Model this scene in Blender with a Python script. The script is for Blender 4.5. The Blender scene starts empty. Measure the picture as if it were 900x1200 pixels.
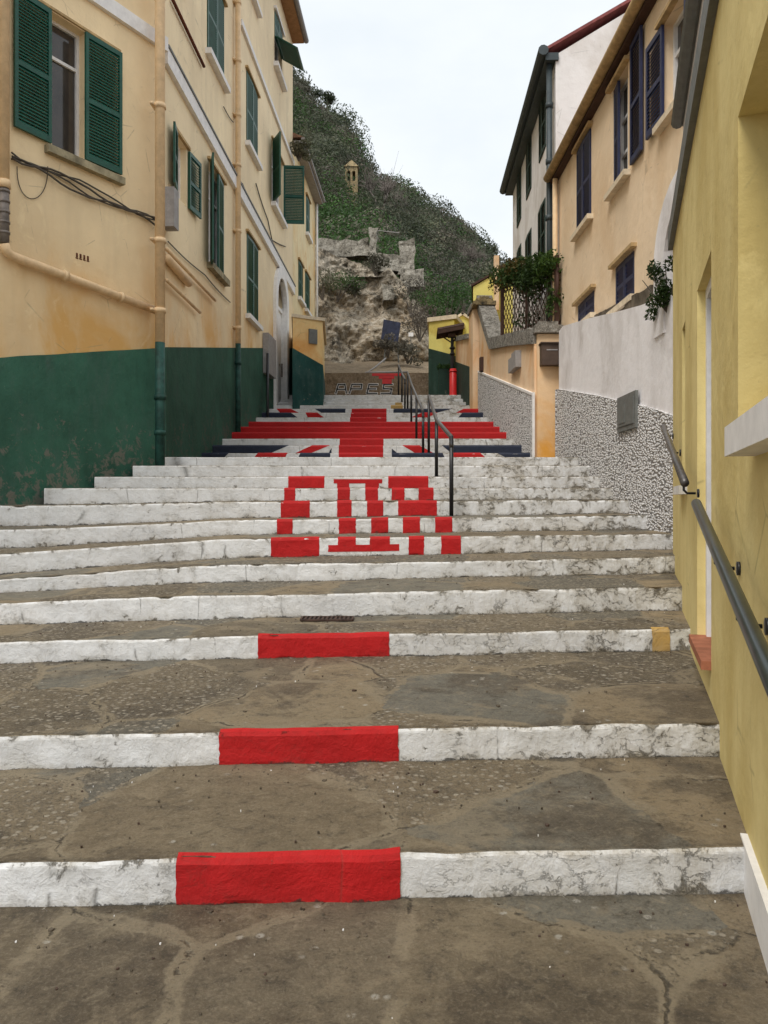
import bpy, math, random
from mathutils import Vector, noise
random.seed(7)
scn = bpy.context.scene
COL = scn.collection
F_PX, HZ = 900.0, 585.0          # focal length and horizon row of a 900 x 1200 frame; eye is the world origin
R = math.radians

# ------------------------------------------------------------------ materials
def mat(name):
    m = bpy.data.materials.new(name); m.use_nodes = True
    return m, m.node_tree.nodes, m.node_tree.links, m.node_tree.nodes['Principled BSDF']

class NT:
    def __init__(s, name):
        s.m, s.n, s.l, s.b = mat(name)
        s.geo = s.n.new('ShaderNodeNewGeometry')
        s.pos = s.geo.outputs['Position']
    def link(s, a, b): s.l.new(a, b)
    def mapping(s, scale=(1,1,1), rot=(0,0,0), src=None):
        k = s.n.new('ShaderNodeMapping'); k.inputs['Scale'].default_value = scale; k.inputs['Rotation'].default_value = rot
        s.link(src or s.pos, k.inputs[0]); return k.outputs[0]
    def noise(s, scale, detail=4, rough=.55, dist=0, vec=None):
        k = s.n.new('ShaderNodeTexNoise'); k.inputs['Scale'].default_value = scale; k.inputs['Detail'].default_value = detail
        k.inputs['Roughness'].default_value = rough; k.inputs['Distortion'].default_value = dist
        s.link(vec or s.pos, k.inputs['Vector']); return k.outputs['Fac']
    def voro(s, scale, feat='F1', out='Distance', vec=None, rnd=1):
        k = s.n.new('ShaderNodeTexVoronoi'); k.feature = feat; k.inputs['Scale'].default_value = scale
        k.inputs['Randomness'].default_value = rnd
        s.link(vec or s.pos, k.inputs['Vector']); return k.outputs[out]
    def ramp(s, fac, stops):
        k = s.n.new('ShaderNodeValToRGB'); e = k.color_ramp.elements
        while len(e) > 1: e.remove(e[-1])
        for i, (p, c) in enumerate(stops):
            if not isinstance(c, (tuple, list)): c = (c, c, c)
            x = e[0] if i == 0 else e.new(p)
            x.position = p; x.color = (*c[:3], 1)
        s.link(fac, k.inputs[0]); return k.outputs[0]
    def mix(s, fac, a, b, mode='MIX'):
        k = s.n.new('ShaderNodeMix'); k.data_type = 'RGBA'; k.blend_type = mode
        for v, i in ((fac, 0), (a, 6), (b, 7)):
            if isinstance(v, (int, float)) and i == 0: k.inputs[0].default_value = v
            elif isinstance(v, (tuple, list)): k.inputs[i].default_value = (*v[:3], 1)
            else: s.link(v, k.inputs[i])
        return k.outputs[2]
    def math(s, op, a, b=None, clamp=False):
        k = s.n.new('ShaderNodeMath'); k.operation = op; k.use_clamp = clamp
        for v, i in ((a, 0), (b, 1)):
            if v is None: continue
            if isinstance(v, (int, float)): k.inputs[i].default_value = v
            else: s.link(v, k.inputs[i])
        return k.outputs[0]
    def dot(s, vec3, off=0):
        k = s.n.new('ShaderNodeVectorMath'); k.operation = 'DOT_PRODUCT'; s.link(s.pos, k.inputs[0]); k.inputs[1].default_value = vec3
        return s.math('ADD', k.outputs['Value'], off)
    def bump(s, h, strength=.3, dist=.01, prev=None):
        k = s.n.new('ShaderNodeBump'); k.inputs['Strength'].default_value = strength; k.inputs['Distance'].default_value = dist
        s.link(h, k.inputs['Height'])
        if prev: s.link(prev, k.inputs['Normal'])
        return k.outputs[0]
    def done(s, col, rough=.85, bump=None, spec=.3, metal=0):
        if isinstance(col, (tuple, list)): s.b.inputs['Base Color'].default_value = (*col[:3], 1)
        else: s.link(col, s.b.inputs['Base Color'])
        if isinstance(rough, (int, float)): s.b.inputs['Roughness'].default_value = rough
        else: s.link(rough, s.b.inputs['Roughness'])
        s.b.inputs['Specular IOR Level'].default_value = spec
        s.b.inputs['Metallic'].default_value = metal
        if bump: s.link(bump, s.b.inputs['Normal'])
        return s.m

def mul(c, k): return tuple(min(1, x*k) for x in c)

def stucco(name, c, stain=None, streak=.35, stain_line=None, crackle=True, var=1.0):
    t = NT(name)
    big = t.noise(.55, 5, .6)
    col = t.mix(t.ramp(big, [(.3, 0), (.72, 1)]), mul(c, 1-.16*var), mul(c, 1+.1*var))
    st = t.noise(2.2, 5, .6, vec=t.mapping((1, 1, .13)))
    col = t.mix(t.ramp(st, [(.5, 0), (.75, streak)]), col, mul(c, .62))
    if stain:
        n2 = t.noise(.9, 5, .62, .4, vec=t.mapping((1, 1, .6)))
        mk = t.ramp(n2, [(.48, 0), (.66, .8)])
        if stain_line:                      # damp rising from a line: weight by height above it
            h = t.dot(stain_line[0], stain_line[1])
            mk2 = t.ramp(t.math('MULTIPLY', h, .5), [(0, 1), (1, 0)])
            mk = t.math('MULTIPLY', t.math('ADD', mk, t.ramp(n2, [(.3, .1), (.6, .6)])), mk2, True)
        col = t.mix(mk, col, stain)
    pt = t.noise(1.3, 6, .7, 1.2)
    col = t.mix(t.ramp(pt, [(.58, 0), (.68, .5)]), col, mul(c, 1.14))
    if crackle:
        cr = t.voro(1.4, 'DISTANCE_TO_EDGE', vec=None)
        wob = t.noise(3, 4, .6)
        cm = t.math('MULTIPLY', t.ramp(cr, [(0, 1), (.012, 0)]), t.ramp(wob, [(.52, 0), (.6, .5)]))
        col = t.mix(cm, col, mul(c, .4))
    sp = t.noise(38, 3, .7)
    col = t.mix(t.ramp(sp, [(.66, 0), (.72, .35)]), col, mul(c, .55))
    f = t.noise(70, 4, .7); g = t.noise(6, 4, .6)
    b = t.bump(f, .25, .004); b = t.bump(g, .5, .02, b)
    return t.done(col, .9, b, .2)

def plain(name, c, rough=.6, spec=.4, metal=0, var=.25, scale=8):
    t = NT(name)
    n = t.noise(scale, 5, .65)
    col = t.mix(t.ramp(n, [(.35, 0), (.7, 1)]), mul(c, 1-var), mul(c, 1+var*.6))
    return t.done(col, rough, t.bump(n, .2, .004), spec, metal)

M = {}
M['cream_left']  = stucco('ochre render, near house', (.92,.72,.45), (.76,.45,.16), stain_line=((0,0,1), -2.0))
M['cream_left2'] = stucco('ochre render, long house', (.93,.76,.51), (.76,.45,.17), stain_line=((0,-.2,1), .45))
M['cream_far']   = stucco('cream render, far house', (.86,.72,.45), (.70,.40,.12), var=.7)
M['annex']       = stucco('orange render', (.82,.60,.29), (.72,.30,.06))
M['peach']       = stucco('peach render', (.84,.62,.41), (.70,.34,.11), var=.8)
M['peach_pillar']= stucco('peach pillar render', (.82,.60,.38), (.76,.36,.07), stain_line=((0,0,1), -.9))
M['cream_right'] = stucco('pale peach render', (.84,.66,.46), (.72,.52,.32), streak=.2, var=.6)
M['white_house'] = stucco('white render', (.80,.77,.75), (.55,.5,.45), streak=.25, var=.5)
M['cream_white'] = stucco('off white render', (.78,.70,.58), None, var=.5)
M['yellow']      = stucco('yellow render', (.80,.66,.30), (.60,.46,.17), streak=.25, crackle=True, var=.6)
M['yellow_far']  = stucco('bright yellow render', (.80,.70,.22), (.6,.45,.1), var=.6)
M['whitewash']   = stucco('whitewash', (.90,.87,.88), (.58,.54,.52), streak=.25, crackle=False, var=.4)
M['white_trim']  = plain('white painted trim', (.84,.82,.80), .7, .3, var=.12)
M['cream_trim']  = plain('cream trim', (.74,.62,.45), .8, .3, var=.2)
M['dirty_sill']  = plain('weathered sill', (.36,.31,.20), .9, .2, var=.5, scale=5)
M['brown_trim']  = plain('brown soffit', (.36,.20,.10), .8, .2, var=.25)
M['hood']        = plain('brown hood', (.52,.36,.18), .85, .2, var=.3)
M['gutter']      = plain('dark gutter', (.045,.06,.065), .5, .4)
M['grey_trim']   = plain('grey trim', (.17,.175,.165), .6, .3, var=.2)
M['green_paint'] = plain('dark green shutter paint', (.008,.082,.052), .45, .4, var=.3, scale=12)
M['blue_paint']  = plain('navy shutter paint', (.024,.031,.082), .45, .4, var=.3, scale=12)
M['dkgreen']     = plain('black green shutter paint', (.02,.045,.035), .5, .4)
M['pipe_cream']  = plain('cream painted pipe', (.78,.56,.33), .6, .3, var=.15)
M['pipe_green']  = plain('green painted pipe', (.02,.075,.06), .6, .3, var=.5, scale=9)
M['pipe_grey']   = plain('lead pipe', (.20,.17,.15), .6, .4, var=.4)
M['cable']       = plain('cable', (.09,.075,.06), .7, .3)
M['rust']        = plain('rusty holes', (.14,.05,.03), .9, .1, var=.5, scale=30)
M['black_metal'] = plain('black metal', (.014,.014,.017), .38, .5)
M['steel_rail']  = plain('dark green steel rail', (.022,.032,.03), .3, .6, var=.3)
M['worn_rail']   = plain('worn rail top', (.10,.09,.085), .35, .6, metal=.3, var=.4, scale=14)
M['navy_board']  = plain('navy board', (.03,.035,.07), .5, .3, var=.5, scale=6)
M['red_paint2']  = plain('red cast iron', (.62,.02,.02), .4, .4, var=.15)
M['wood_dark']   = plain('dark wood', (.07,.035,.025), .7, .3)
M['tile_red']    = plain('terracotta', (.42,.16,.09), .8, .2, var=.3)
M['roof_red']    = plain('red brown roof edge', (.26,.085,.08), .8, .2, var=.3)
M['roof_tile']   = plain('roof tiles', (.30,.17,.11), .9, .2, var=.4)
M['box_brown']   = plain('brown metal box', (.085,.055,.04), .6, .3)
M['grey_box']    = plain('grey box', (.33,.31,.30), .6, .3, var=.2)
M['grate']       = plain('iron grate', (.07,.04,.03), .8, .3, var=.5, scale=20)
M['soil']        = plain('soil', (.14,.115,.085), .95, .1, var=.5, scale=4)
M['bark']        = plain('bark', (.14,.12,.10), .95, .1, var=.4)
M['twig_grey']   = plain('bare twigs', (.21,.18,.16), .95, .1, var=.3, scale=.5)
M['curtain']     = plain('curtain', (.52,.38,.25), .9, .1)
M['interior']    = plain('painted recess shade', (.05,.04,.035), .9, .1)  # dark colour painting the shade inside the wall slit and the drain

def glass_m():
    t = NT('window glass')
    n = t.noise(3, 3)
    return t.done(t.mix(n, (.03,.025,.022), (.09,.075,.065)), .08, None, .6)
M['glass'] = glass_m()

def dado_m(name, base, line, off):
    t = NT(name)
    n = t.noise(.8, 6, .65); n3 = t.noise(3.5, 6, .7, vec=t.mapping((1,1,.35)))
    col = t.mix(t.ramp(n, [(.35, 0), (.7, 1)]), mul(base, .75), mul(base, 1.35))
    col = t.mix(t.ramp(n3, [(.5, 0), (.75, .55)]), col, (.09,.14,.12))
    col = t.mix(t.ramp(n3, [(.25, .5), (.45, 0)]), col, mul(base, .42))
    h = t.math('MULTIPLY', t.dot(line, off), .9)                 # height above the steps
    p = t.noise(7, 8, .75, .5); big = t.noise(1.1, 3, .6)
    wt = t.math('SUBTRACT', t.ramp(big, [(.3, .46), (.7, .60)]), t.math('MULTIPLY', t.ramp(h, [(0, 0), (1, 1)]), .15))
    pm = t.math('SUBTRACT', p, t.math('SUBTRACT', 1.035, wt))
    pm = t.math('MULTIPLY', pm, 22, True)
    pc = t.mix(t.noise(4, 4), (.24,.18,.15), (.14,.17,.14))
    pm = t.math('MULTIPLY', pm, .75)
    col = t.mix(pm, col, pc)
    sp = t.noise(17, 5, .75)
    col = t.mix(t.ramp(sp, [(.68, 0), (.72, .5)]), col, (.28,.33,.30))
    b = t.bump(t.noise(5, 6, .7), .6, .03); b = t.bump(pm, .4, .004, b)
    return t.done(col, .75, b, .3)
M['dado']   = dado_m('peeling green dado, near', (.040,.130,.088), (0,-.30,1), 2.95)
M['dado2']  = dado_m('green dado, long house', (.070,.185,.130), (0,-.235,1), 2.5)
M['dado3']  = dado_m('teal dado', (.013,.070,.062), (0,0,1), -2.2)
M['dado4']  = dado_m('dark green dado', (.018,.045,.032), (0,0,1), -2.0)

def paint_m(name, c, dirt, chip, chips=1.0, right_wear=False):
    t = NT(name)
    uv = t.n.new('ShaderNodeUVMap').outputs[0]
    sep = t.n.new('ShaderNodeSeparateXYZ'); t.link(uv, sep.inputs[0])
    v = sep.outputs[1]                                            # 0 at the foot of the riser, 1 at its edge
    n1 = t.noise(1.7, 6, .65); n2 = t.noise(7, 9, .78, .6); n3 = t.noise(24, 6, .8); n4 = t.noise(2.6, 7, .75, 1.0)
    W_ = 1.0 if chips >= 1 else .45
    col = t.mix(t.ramp(n1, [(.3, 0), (.7, 1)]), mul(c, .86), mul(c, 1.06))
    sx = t.n.new('ShaderNodeSeparateXYZ'); t.link(t.pos, sx.inputs[0])
    foot = t.ramp(v, [(0, 1), (.25, .25), (.6, 0), (.85, .3), (1, 1)])
    rt = t.math('MULTIPLY', t.math('ADD', sx.outputs[0], .1), .5, True) if right_wear else t.math('MULTIPLY', v, 0)
    # washed-in dirt
    dm = t.math('ADD', t.ramp(n2, [(.42, 0), (.62, .5)]), t.ramp(n4, [(.44, 0), (.62, .5)]))
    dm = t.math('MULTIPLY', dm, t.math('ADD', t.math('ADD', t.math('MULTIPLY', foot, .85), .22), t.math('MULTIPLY', rt, .55)), True)
    col = t.mix(t.math('MULTIPLY', dm, W_), col, dirt)
    st = t.noise(7, 6, .75, vec=t.mapping((1, 1, .08)))
    col = t.mix(t.math('MULTIPLY', t.ramp(st, [(.52, 0), (.7, .45*W_)]), t.math('ADD', .35, t.math('MULTIPLY', rt, .65))), col, dirt)
    # ragged losses down to stone
    k = t.math('ADD', t.math('MULTIPLY', foot, .09), t.math('MULTIPLY', rt, .055))
    cm = t.math('SUBTRACT', t.math('ADD', n2, k), .64 if chips >= 1 else .69)
    cm = t.math('MULTIPLY', cm, 18, True)
    fine = t.math('MULTIPLY', t.math('SUBTRACT', t.math('ADD', n3, t.math('MULTIPLY', t.math('ADD', foot, rt), .035)),   .64 if chips >= 1 else .665), 20, True)
    chipc = t.mix(t.noise(5, 4), chip, mul(dirt, .75))
    col = t.mix(t.math('MULTIPLY', cm, .85), col, chipc); col = t.mix(t.math('MULTIPLY', fine, .6), col, chipc)
    # cracks in the old paint and open joints between the edge stones
    wv = t.n.new('ShaderNodeMix'); wv.data_type = 'VECTOR'; wv.inputs[0].default_value = .16
    nn = t.n.new('ShaderNodeTexNoise'); nn.inputs['Scale'].default_value = 7; nn.inputs['Detail'].default_value = 7; nn.inputs['Roughness'].default_value = .7; t.link(t.pos, nn.inputs[0])
    t.link(t.pos, wv.inputs[4]); t.link(nn.outputs['Color'], wv.inputs[5])
    cr = t.voro(15, 'DISTANCE_TO_EDGE', vec=t.mapping((.55, 1, 1.35), src=wv.outputs[1]))
    ck = t.math('MULTIPLY', t.ramp(cr, [(0, 1), (.045, 0)]), t.ramp(n4, [(.50, 0), (.58, .8)]))
    ck = t.math('MULTIPLY', ck, t.math('ADD', .35*W_, t.math('MULTIPLY', rt, .8)), True)
    col = t.mix(ck, col, mul(chip, .8))
    jn = t.voro(1, 'DISTANCE_TO_EDGE', vec=t.mapping((.95, 3.7, .1)))
    jm = t.math('MULTIPLY', t.ramp(jn, [(0, .9), (.002, .6), (.005, 0)]), t.ramp(n1, [(.50, 0), (.56, .75*W_)]))
    col = t.mix(jm, col, mul(chip, .6))
    # black line of grime where riser meets tread
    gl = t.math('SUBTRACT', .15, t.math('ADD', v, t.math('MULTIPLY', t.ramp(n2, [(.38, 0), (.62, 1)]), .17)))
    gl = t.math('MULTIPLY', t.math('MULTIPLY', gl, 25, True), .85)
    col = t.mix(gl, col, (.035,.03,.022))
    lo = t.math('ADD', t.math('ADD', t.math('MULTIPLY', cm, -1.0), t.math('MULTIPLY', ck, -.8)), t.math('MULTIPLY', jm, -.5))
    b = t.bump(t.noise(9, 8, .74, .3), .8, .022); b = t.bump(lo, .9, .008, b); b = t.bump(n3, .45, .007, b)
    return t.done(col, .7, b, .3)
M['p_white'] = paint_m('whitewashed riser', (.79,.79,.79), (.38,.335,.26), (.11,.095,.07), 1.0, True)
M['p_red']   = paint_m('red painted riser', (.50,.010,.011), (.22,.02,.018), (.20,.10,.07), .5)
M['p_navy']  = paint_m('navy painted riser', (.018,.025,.048), (.07,.075,.10), (.02,.02,.03), .5)
M['p_ochre'] = paint_m('ochre stained riser', (.50,.31,.09), (.42,.34,.22), (.12,.08,.05), 1.0)

def tread_m():
    t = NT('worn stone treads')
    def warp(amt, sc, det=6):
        nn = t.n.new('ShaderNodeTexNoise'); nn.inputs['Scale'].default_value = sc; nn.inputs['Detail'].default_value = det; nn.inputs['Roughness'].default_value = .62; t.link(t.pos, nn.inputs[0])
        wv = t.n.new('ShaderNodeMix'); wv.data_type = 'VECTOR'; wv.inputs[0].default_value = amt
        t.link(t.pos, wv.inputs[4]); t.link(nn.outputs['Color'], wv.inputs[5]); return wv.outputs[1]
    # irregular slabs and cement repairs: warped cells, each with its own tone, aggregate and roughness
    mp = t.mapping((1.55, 1.25, 0.001), (0,0,.12), warp(.24, 1.5))
    cell = t.voro(1, 'F1', 'Color', mp, .9); edge = t.voro(1, 'DISTANCE_TO_EDGE', vec=mp, rnd=.9)
    cs = t.n.new('ShaderNodeSeparateColor'); t.link(cell, cs.inputs[0])
    tone = t.ramp(cs.outputs[0], [(0, (.13,.105,.072)), (.25, (.33,.26,.165)), (.45, (.17,.142,.10)), (.65, (.38,.30,.19)), (.85, (.20,.165,.115)), (1, (.30,.245,.165))])
    grey = t.ramp(cs.outputs[2], [(.66, 0), (.68, 1)])
    tone = t.mix(t.math('MULTIPLY', grey, .8), tone, (.20,.20,.175))
    n1 = t.noise(1.0, 7, .68, .5); n2 = t.noise(5, 9, .8, .3); n3 = t.noise(34, 6, .8); n5 = t.noise(14, 9, .82, .5)
    # worn, dirty and damp zones
    col = t.mix(t.ramp(n1, [(.42, .75), (.50, 0)]), tone, (.105,.082,.056))
    n6 = t.noise(.8, 6, .7, 1.6)
    col = t.mix(t.ramp(n6, [(.54, 0), (.60, .5)]), col, (.33,.27,.18))
    col = t.mix(t.ramp(n2, [(.52, 0), (.66, .6)]), col, (.36,.295,.20))
    col = t.mix(t.ramp(n2, [(.34, .75), (.47, 0)]), col, (.075,.062,.046))
    col = t.mix(t.ramp(n5, [(.54, 0), (.66, .55)]), col, (.37,.315,.225))
    col = t.mix(t.ramp(n5, [(.36, .7), (.46, 0)]), col, (.065,.054,.04))
    # exposed aggregate on some slabs
    ag = t.ramp(cs.outputs[1], [(.34, 0), (.37, 1)])
    av = t.noise(4, 5, .75)
    pb = t.math('MULTIPLY', t.ramp(t.voro(24, 'F1'), [(.24, 1), (.38, 0)]), t.ramp(av, [(.36, .15), (.50, .95)]))
    pb2 = t.math('MULTIPLY', t.ramp(t.voro(58, 'F1'), [(.22, 1), (.38, 0)]), t.ramp(n5, [(.42, .1), (.55, .9)]))
    pk = t.math('MULTIPLY', ag, t.math('MAXIMUM', pb, pb2))
    col = t.mix(t.math('MULTIPLY', ag, .6), col, t.mix(.5, col, (.075,.066,.05)))
    col = t.mix(t.math('MULTIPLY', pk, .8), col, t.mix(t.noise(21, 2), (.30,.26,.20), (.66,.60,.50)))
    # mortar between slabs, here and there lost to a black crack
    mo = t.math('MULTIPLY', t.ramp(edge, [(0, 1), (.022, 1), (.034, 0)]), t.ramp(t.noise(2.3, 6, .72), [(.44, 0), (.50, .85)]))
    col = t.mix(mo, col, (.33,.275,.19))
    crk = t.math('MULTIPLY', t.ramp(edge, [(0, 1), (.003, 1), (.007, 0)]), t.ramp(t.noise(1.7, 6, .75), [(.52, 0), (.56, .8)]))
    col = t.mix(crk, col, (.03,.025,.02))
    # paint flecks, gum, grit
    fl = t.math('MULTIPLY', t.ramp(t.voro(11, 'F1'), [(.12, 1), (.2, 0)]), t.ramp(t.noise(2.1, 3, .7), [(.52, 0), (.57, .8)]))
    fl = t.math('MULTIPLY', fl, t.ramp(n3, [(.45, 0), (.52, 1)]))
    col = t.mix(fl, col, (.55,.53,.48))
    dk = t.math('MULTIPLY', t.ramp(t.voro(4.5, 'F1'), [(.06, 1), (.11, 0)]), t.ramp(t.noise(1.5, 3, .7), [(.5, 0), (.56, .75)]))
    col = t.mix(dk, col, (.05,.043,.035))
    col = t.mix(t.ramp(n3, [(.56, 0), (.68, .55)]), col, (.37,.32,.24)); col = t.mix(t.ramp(n3, [(.32, .65), (.42, 0)]), col, (.05,.044,.034))
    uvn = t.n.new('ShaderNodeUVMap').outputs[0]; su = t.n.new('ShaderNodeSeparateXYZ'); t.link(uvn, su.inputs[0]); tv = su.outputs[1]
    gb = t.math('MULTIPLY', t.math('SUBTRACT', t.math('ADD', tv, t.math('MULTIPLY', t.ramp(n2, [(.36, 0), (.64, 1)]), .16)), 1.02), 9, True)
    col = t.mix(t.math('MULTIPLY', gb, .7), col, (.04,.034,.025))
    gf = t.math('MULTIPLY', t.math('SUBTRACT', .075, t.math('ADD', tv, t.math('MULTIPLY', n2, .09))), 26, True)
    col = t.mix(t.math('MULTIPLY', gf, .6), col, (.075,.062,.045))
    ws = t.math('MULTIPLY', t.math('SUBTRACT', t.math('ADD', t.noise(13, 7, .8, .8), t.math('MULTIPLY', t.math('POWER', tv, 8.0), .10)), .71), 30, True)
    col = t.mix(t.math('MULTIPLY', ws, .85), col, (.66,.65,.62))
    ng = t.noise(75, 5, .85)
    col = t.mix(t.ramp(ng, [(.52, 0), (.64, .35)]), col, (.42,.36,.27)); col = t.mix(t.ramp(ng, [(.36, .35), (.46, 0)]), col, (.05,.043,.033))
    col = t.mix(1, col, (.93,.91,.88), 'MULTIPLY')
    b = t.bump(n2, .9, .03); b = t.bump(n5, .9, .018, b); b = t.bump(n3, .7, .007, b); b = t.bump(pk, .7, .009, b)
    b = t.bump(t.math('MULTIPLY', crk, -1), .9, .012, b); b = t.bump(t.math('ADD', grey, t.math('MULTIPLY', mo, .6)), .5, .006, b)
    return t.done(col, t.ramp(n1, [(.35, .55), (.6, .88)]), b, .35)
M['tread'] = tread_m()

def pebble_m(name, sc):
    t = NT(name)
    nn = t.n.new('ShaderNodeTexNoise'); nn.inputs['Scale'].default_value = 5; nn.inputs['Detail'].default_value = 3; t.link(t.pos, nn.inputs[0])
    wv = t.n.new('ShaderNodeMix'); wv.data_type = 'VECTOR'; wv.inputs[0].default_value = .07
    t.link(t.pos, wv.inputs[4]); t.link(nn.outputs['Color'], wv.inputs[5])
    mp = t.mapping((.85, .85, 1.75), (0,0,0), wv.outputs[1])
    e = t.voro(sc, 'F1', vec=mp)
    big = t.noise(1.2, 4, .6)
    peb = t.ramp(e, [(.44, (.88,.86,.85)), (.60, (.56,.54,.53)), (.78, (.17,.16,.155))])
    col = t.mix(t.ramp(big, [(.42, 0), (.7, .6)]), peb, t.ramp(e, [(.5, (.82,.80,.79)), (.72, (.40,.38,.37))]))
    return t.done(col, .8, t.bump(t.ramp(e, [(.2, 1), (.7, 0)]), 1.0, .03), .25)
M['pebble'] = pebble_m('whitewashed pebble wall', 23)
M['pebble2'] = pebble_m('whitewashed pebble wall, fine', 24)

def stone_m(name, c1, c2, c3, sc=1.0, dark=(.05,.045,.035)):
    t = NT(name)
    n1 = t.noise(.35*sc, 7, .7, .5); n2 = t.noise(1.8*sc, 8, .75, .4)
    col = t.mix(t.ramp(n1, [(.38, 0), (.6, 1)]), c1, c2)
    col = t.mix(t.ramp(n2, [(.5, 0), (.62, 1)]), col, c3)
    col = t.mix(t.ramp(n2, [(.36, 1), (.47, 0)]), col, dark)
    v = t.voro(1.5*sc, 'DISTANCE_TO_EDGE')
    col = t.mix(t.ramp(v, [(0, .4), (.05, 0)]), col, dark)
    n3 = t.noise(7*sc, 8, .8, .3)
    col = t.mix(t.ramp(n3, [(.52, 0), (.62, .7)]), col, mul(c3, 1.15)); col = t.mix(t.ramp(n3, [(.36, .85), (.46, 0)]), col, dark)
    b = t.bump(n2, 1, .15/sc); b = t.bump(n3, .9, .06/sc, b)
    return t.done(col, .95, b, .15)
M['rock'] = stone_m('limestone cliff', (.40,.30,.19), (.33,.29,.23), (.60,.53,.43))
M['ruin'] = stone_m('grey rubble masonry', (.24,.22,.18), (.33,.30,.25), (.46,.43,.37), 2.2)
M['ruin_ochre'] = stone_m('ochre masonry', (.27,.20,.10), (.34,.26,.14), (.40,.31,.18), 1.5)
M['coping'] = stone_m('dark rough coping', (.16,.15,.13), (.24,.22,.19), (.40,.38,.34), 5)
M['earthwall'] = stone_m('brown masonry', (.21,.15,.10), (.27,.20,.13), (.32,.25,.18), 2.5, (.13,.10,.07))
M['hill'] = stone_m('hill soil', (.075,.075,.045), (.10,.09,.06), (.14,.12,.09), .4)
M['path'] = stone_m('brown path', (.24,.18,.12), (.30,.235,.16), (.35,.28,.2), 1.5, (.18,.14,.095))

def leaf_m(name, a, b, c=None):
    t = NT(name)
    r = t.geo.outputs['Random Per Island']
    n = t.noise(.22, 4, .6)
    col = t.mix(r, a, b)
    if c: col = t.mix(t.ramp(n, [(.42, 0), (.62, .8)]), col, c)
    cl_ = t.voro(.32, 'F1', 'Color'); sc_ = t.n.new('ShaderNodeSeparateColor'); t.link(cl_, sc_.inputs[0])
    col = t.mix(1, col, t.ramp(sc_.outputs[0], [(0, .5), (.5, .85), (1, (1.0,1.0,.92))]), 'MULTIPLY')
    t.done(col, .6, None, .25)
    tr = t.n.new('ShaderNodeBsdfTranslucent'); t.link(col, tr.inputs[0])
    mx = t.n.new('ShaderNodeMixShader'); mx.inputs[0].default_value = .3
    out = t.n['Material Output']
    t.link(t.b.outputs[0], mx.inputs[1]); t.link(tr.outputs[0], mx.inputs[2]); t.link(mx.outputs[0], out.inputs[0])
    return t.m
M['leaf_dark']  = leaf_m('dark evergreen leaves', (.055,.075,.042), (.11,.14,.082), (.12,.12,.085))
M['leaf_olive'] = leaf_m('olive scrub leaves', (.09,.108,.06), (.17,.19,.11), (.18,.16,.12))
M['leaf_green'] = leaf_m('bright ivy leaves', (.035,.085,.02), (.09,.19,.045), (.07,.12,.04))
M['leaf_grey']  = leaf_m('grey brown scrub', (.13,.11,.09), (.22,.19,.155), (.15,.145,.10))
M['leaf_vine']  = leaf_m('climber leaves', (.022,.05,.010), (.07,.13,.02), (.04,.075,.02))
M['leaf_rust']  = leaf_m('rusty climber leaves', (.10,.09,.02), (.20,.13,.04))

# ------------------------------------------------------------------ mesh helper
class Fr:
    """vertical facade frame: s along the wall, o out of it, z up"""
    def __init__(s, p0, p1, flip=False):
        s.p = Vector((p0[0], p0[1])); d = Vector((p1[0]-p0[0], p1[1]-p0[1])); s.L = d.length; s.u = d.normalized()
        s.n = Vector((s.u.y, -s.u.x)) * (-1 if flip else 1)
    def w(s, a, o, z):
        q = s.p + s.u*a + s.n*o; return Vector((q.x, q.y, z))
    def s_of(s, px, o=0):                     # where the sight line through column px meets the wall plane
        k = (px-450)/F_PX; q = s.p + s.n*o
        return (k*q.y - q.x)/(s.u.x - k*s.u.y)
    def z_of(s, px, py, o=0):
        a = s.s_of(px, o); y = s.p.y + s.u.y*a + s.n.y*o
        return (HZ-py)*y/F_PX
class World:
    def w(s, a, o, z): return Vector((a, o, z))
W = World()

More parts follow.
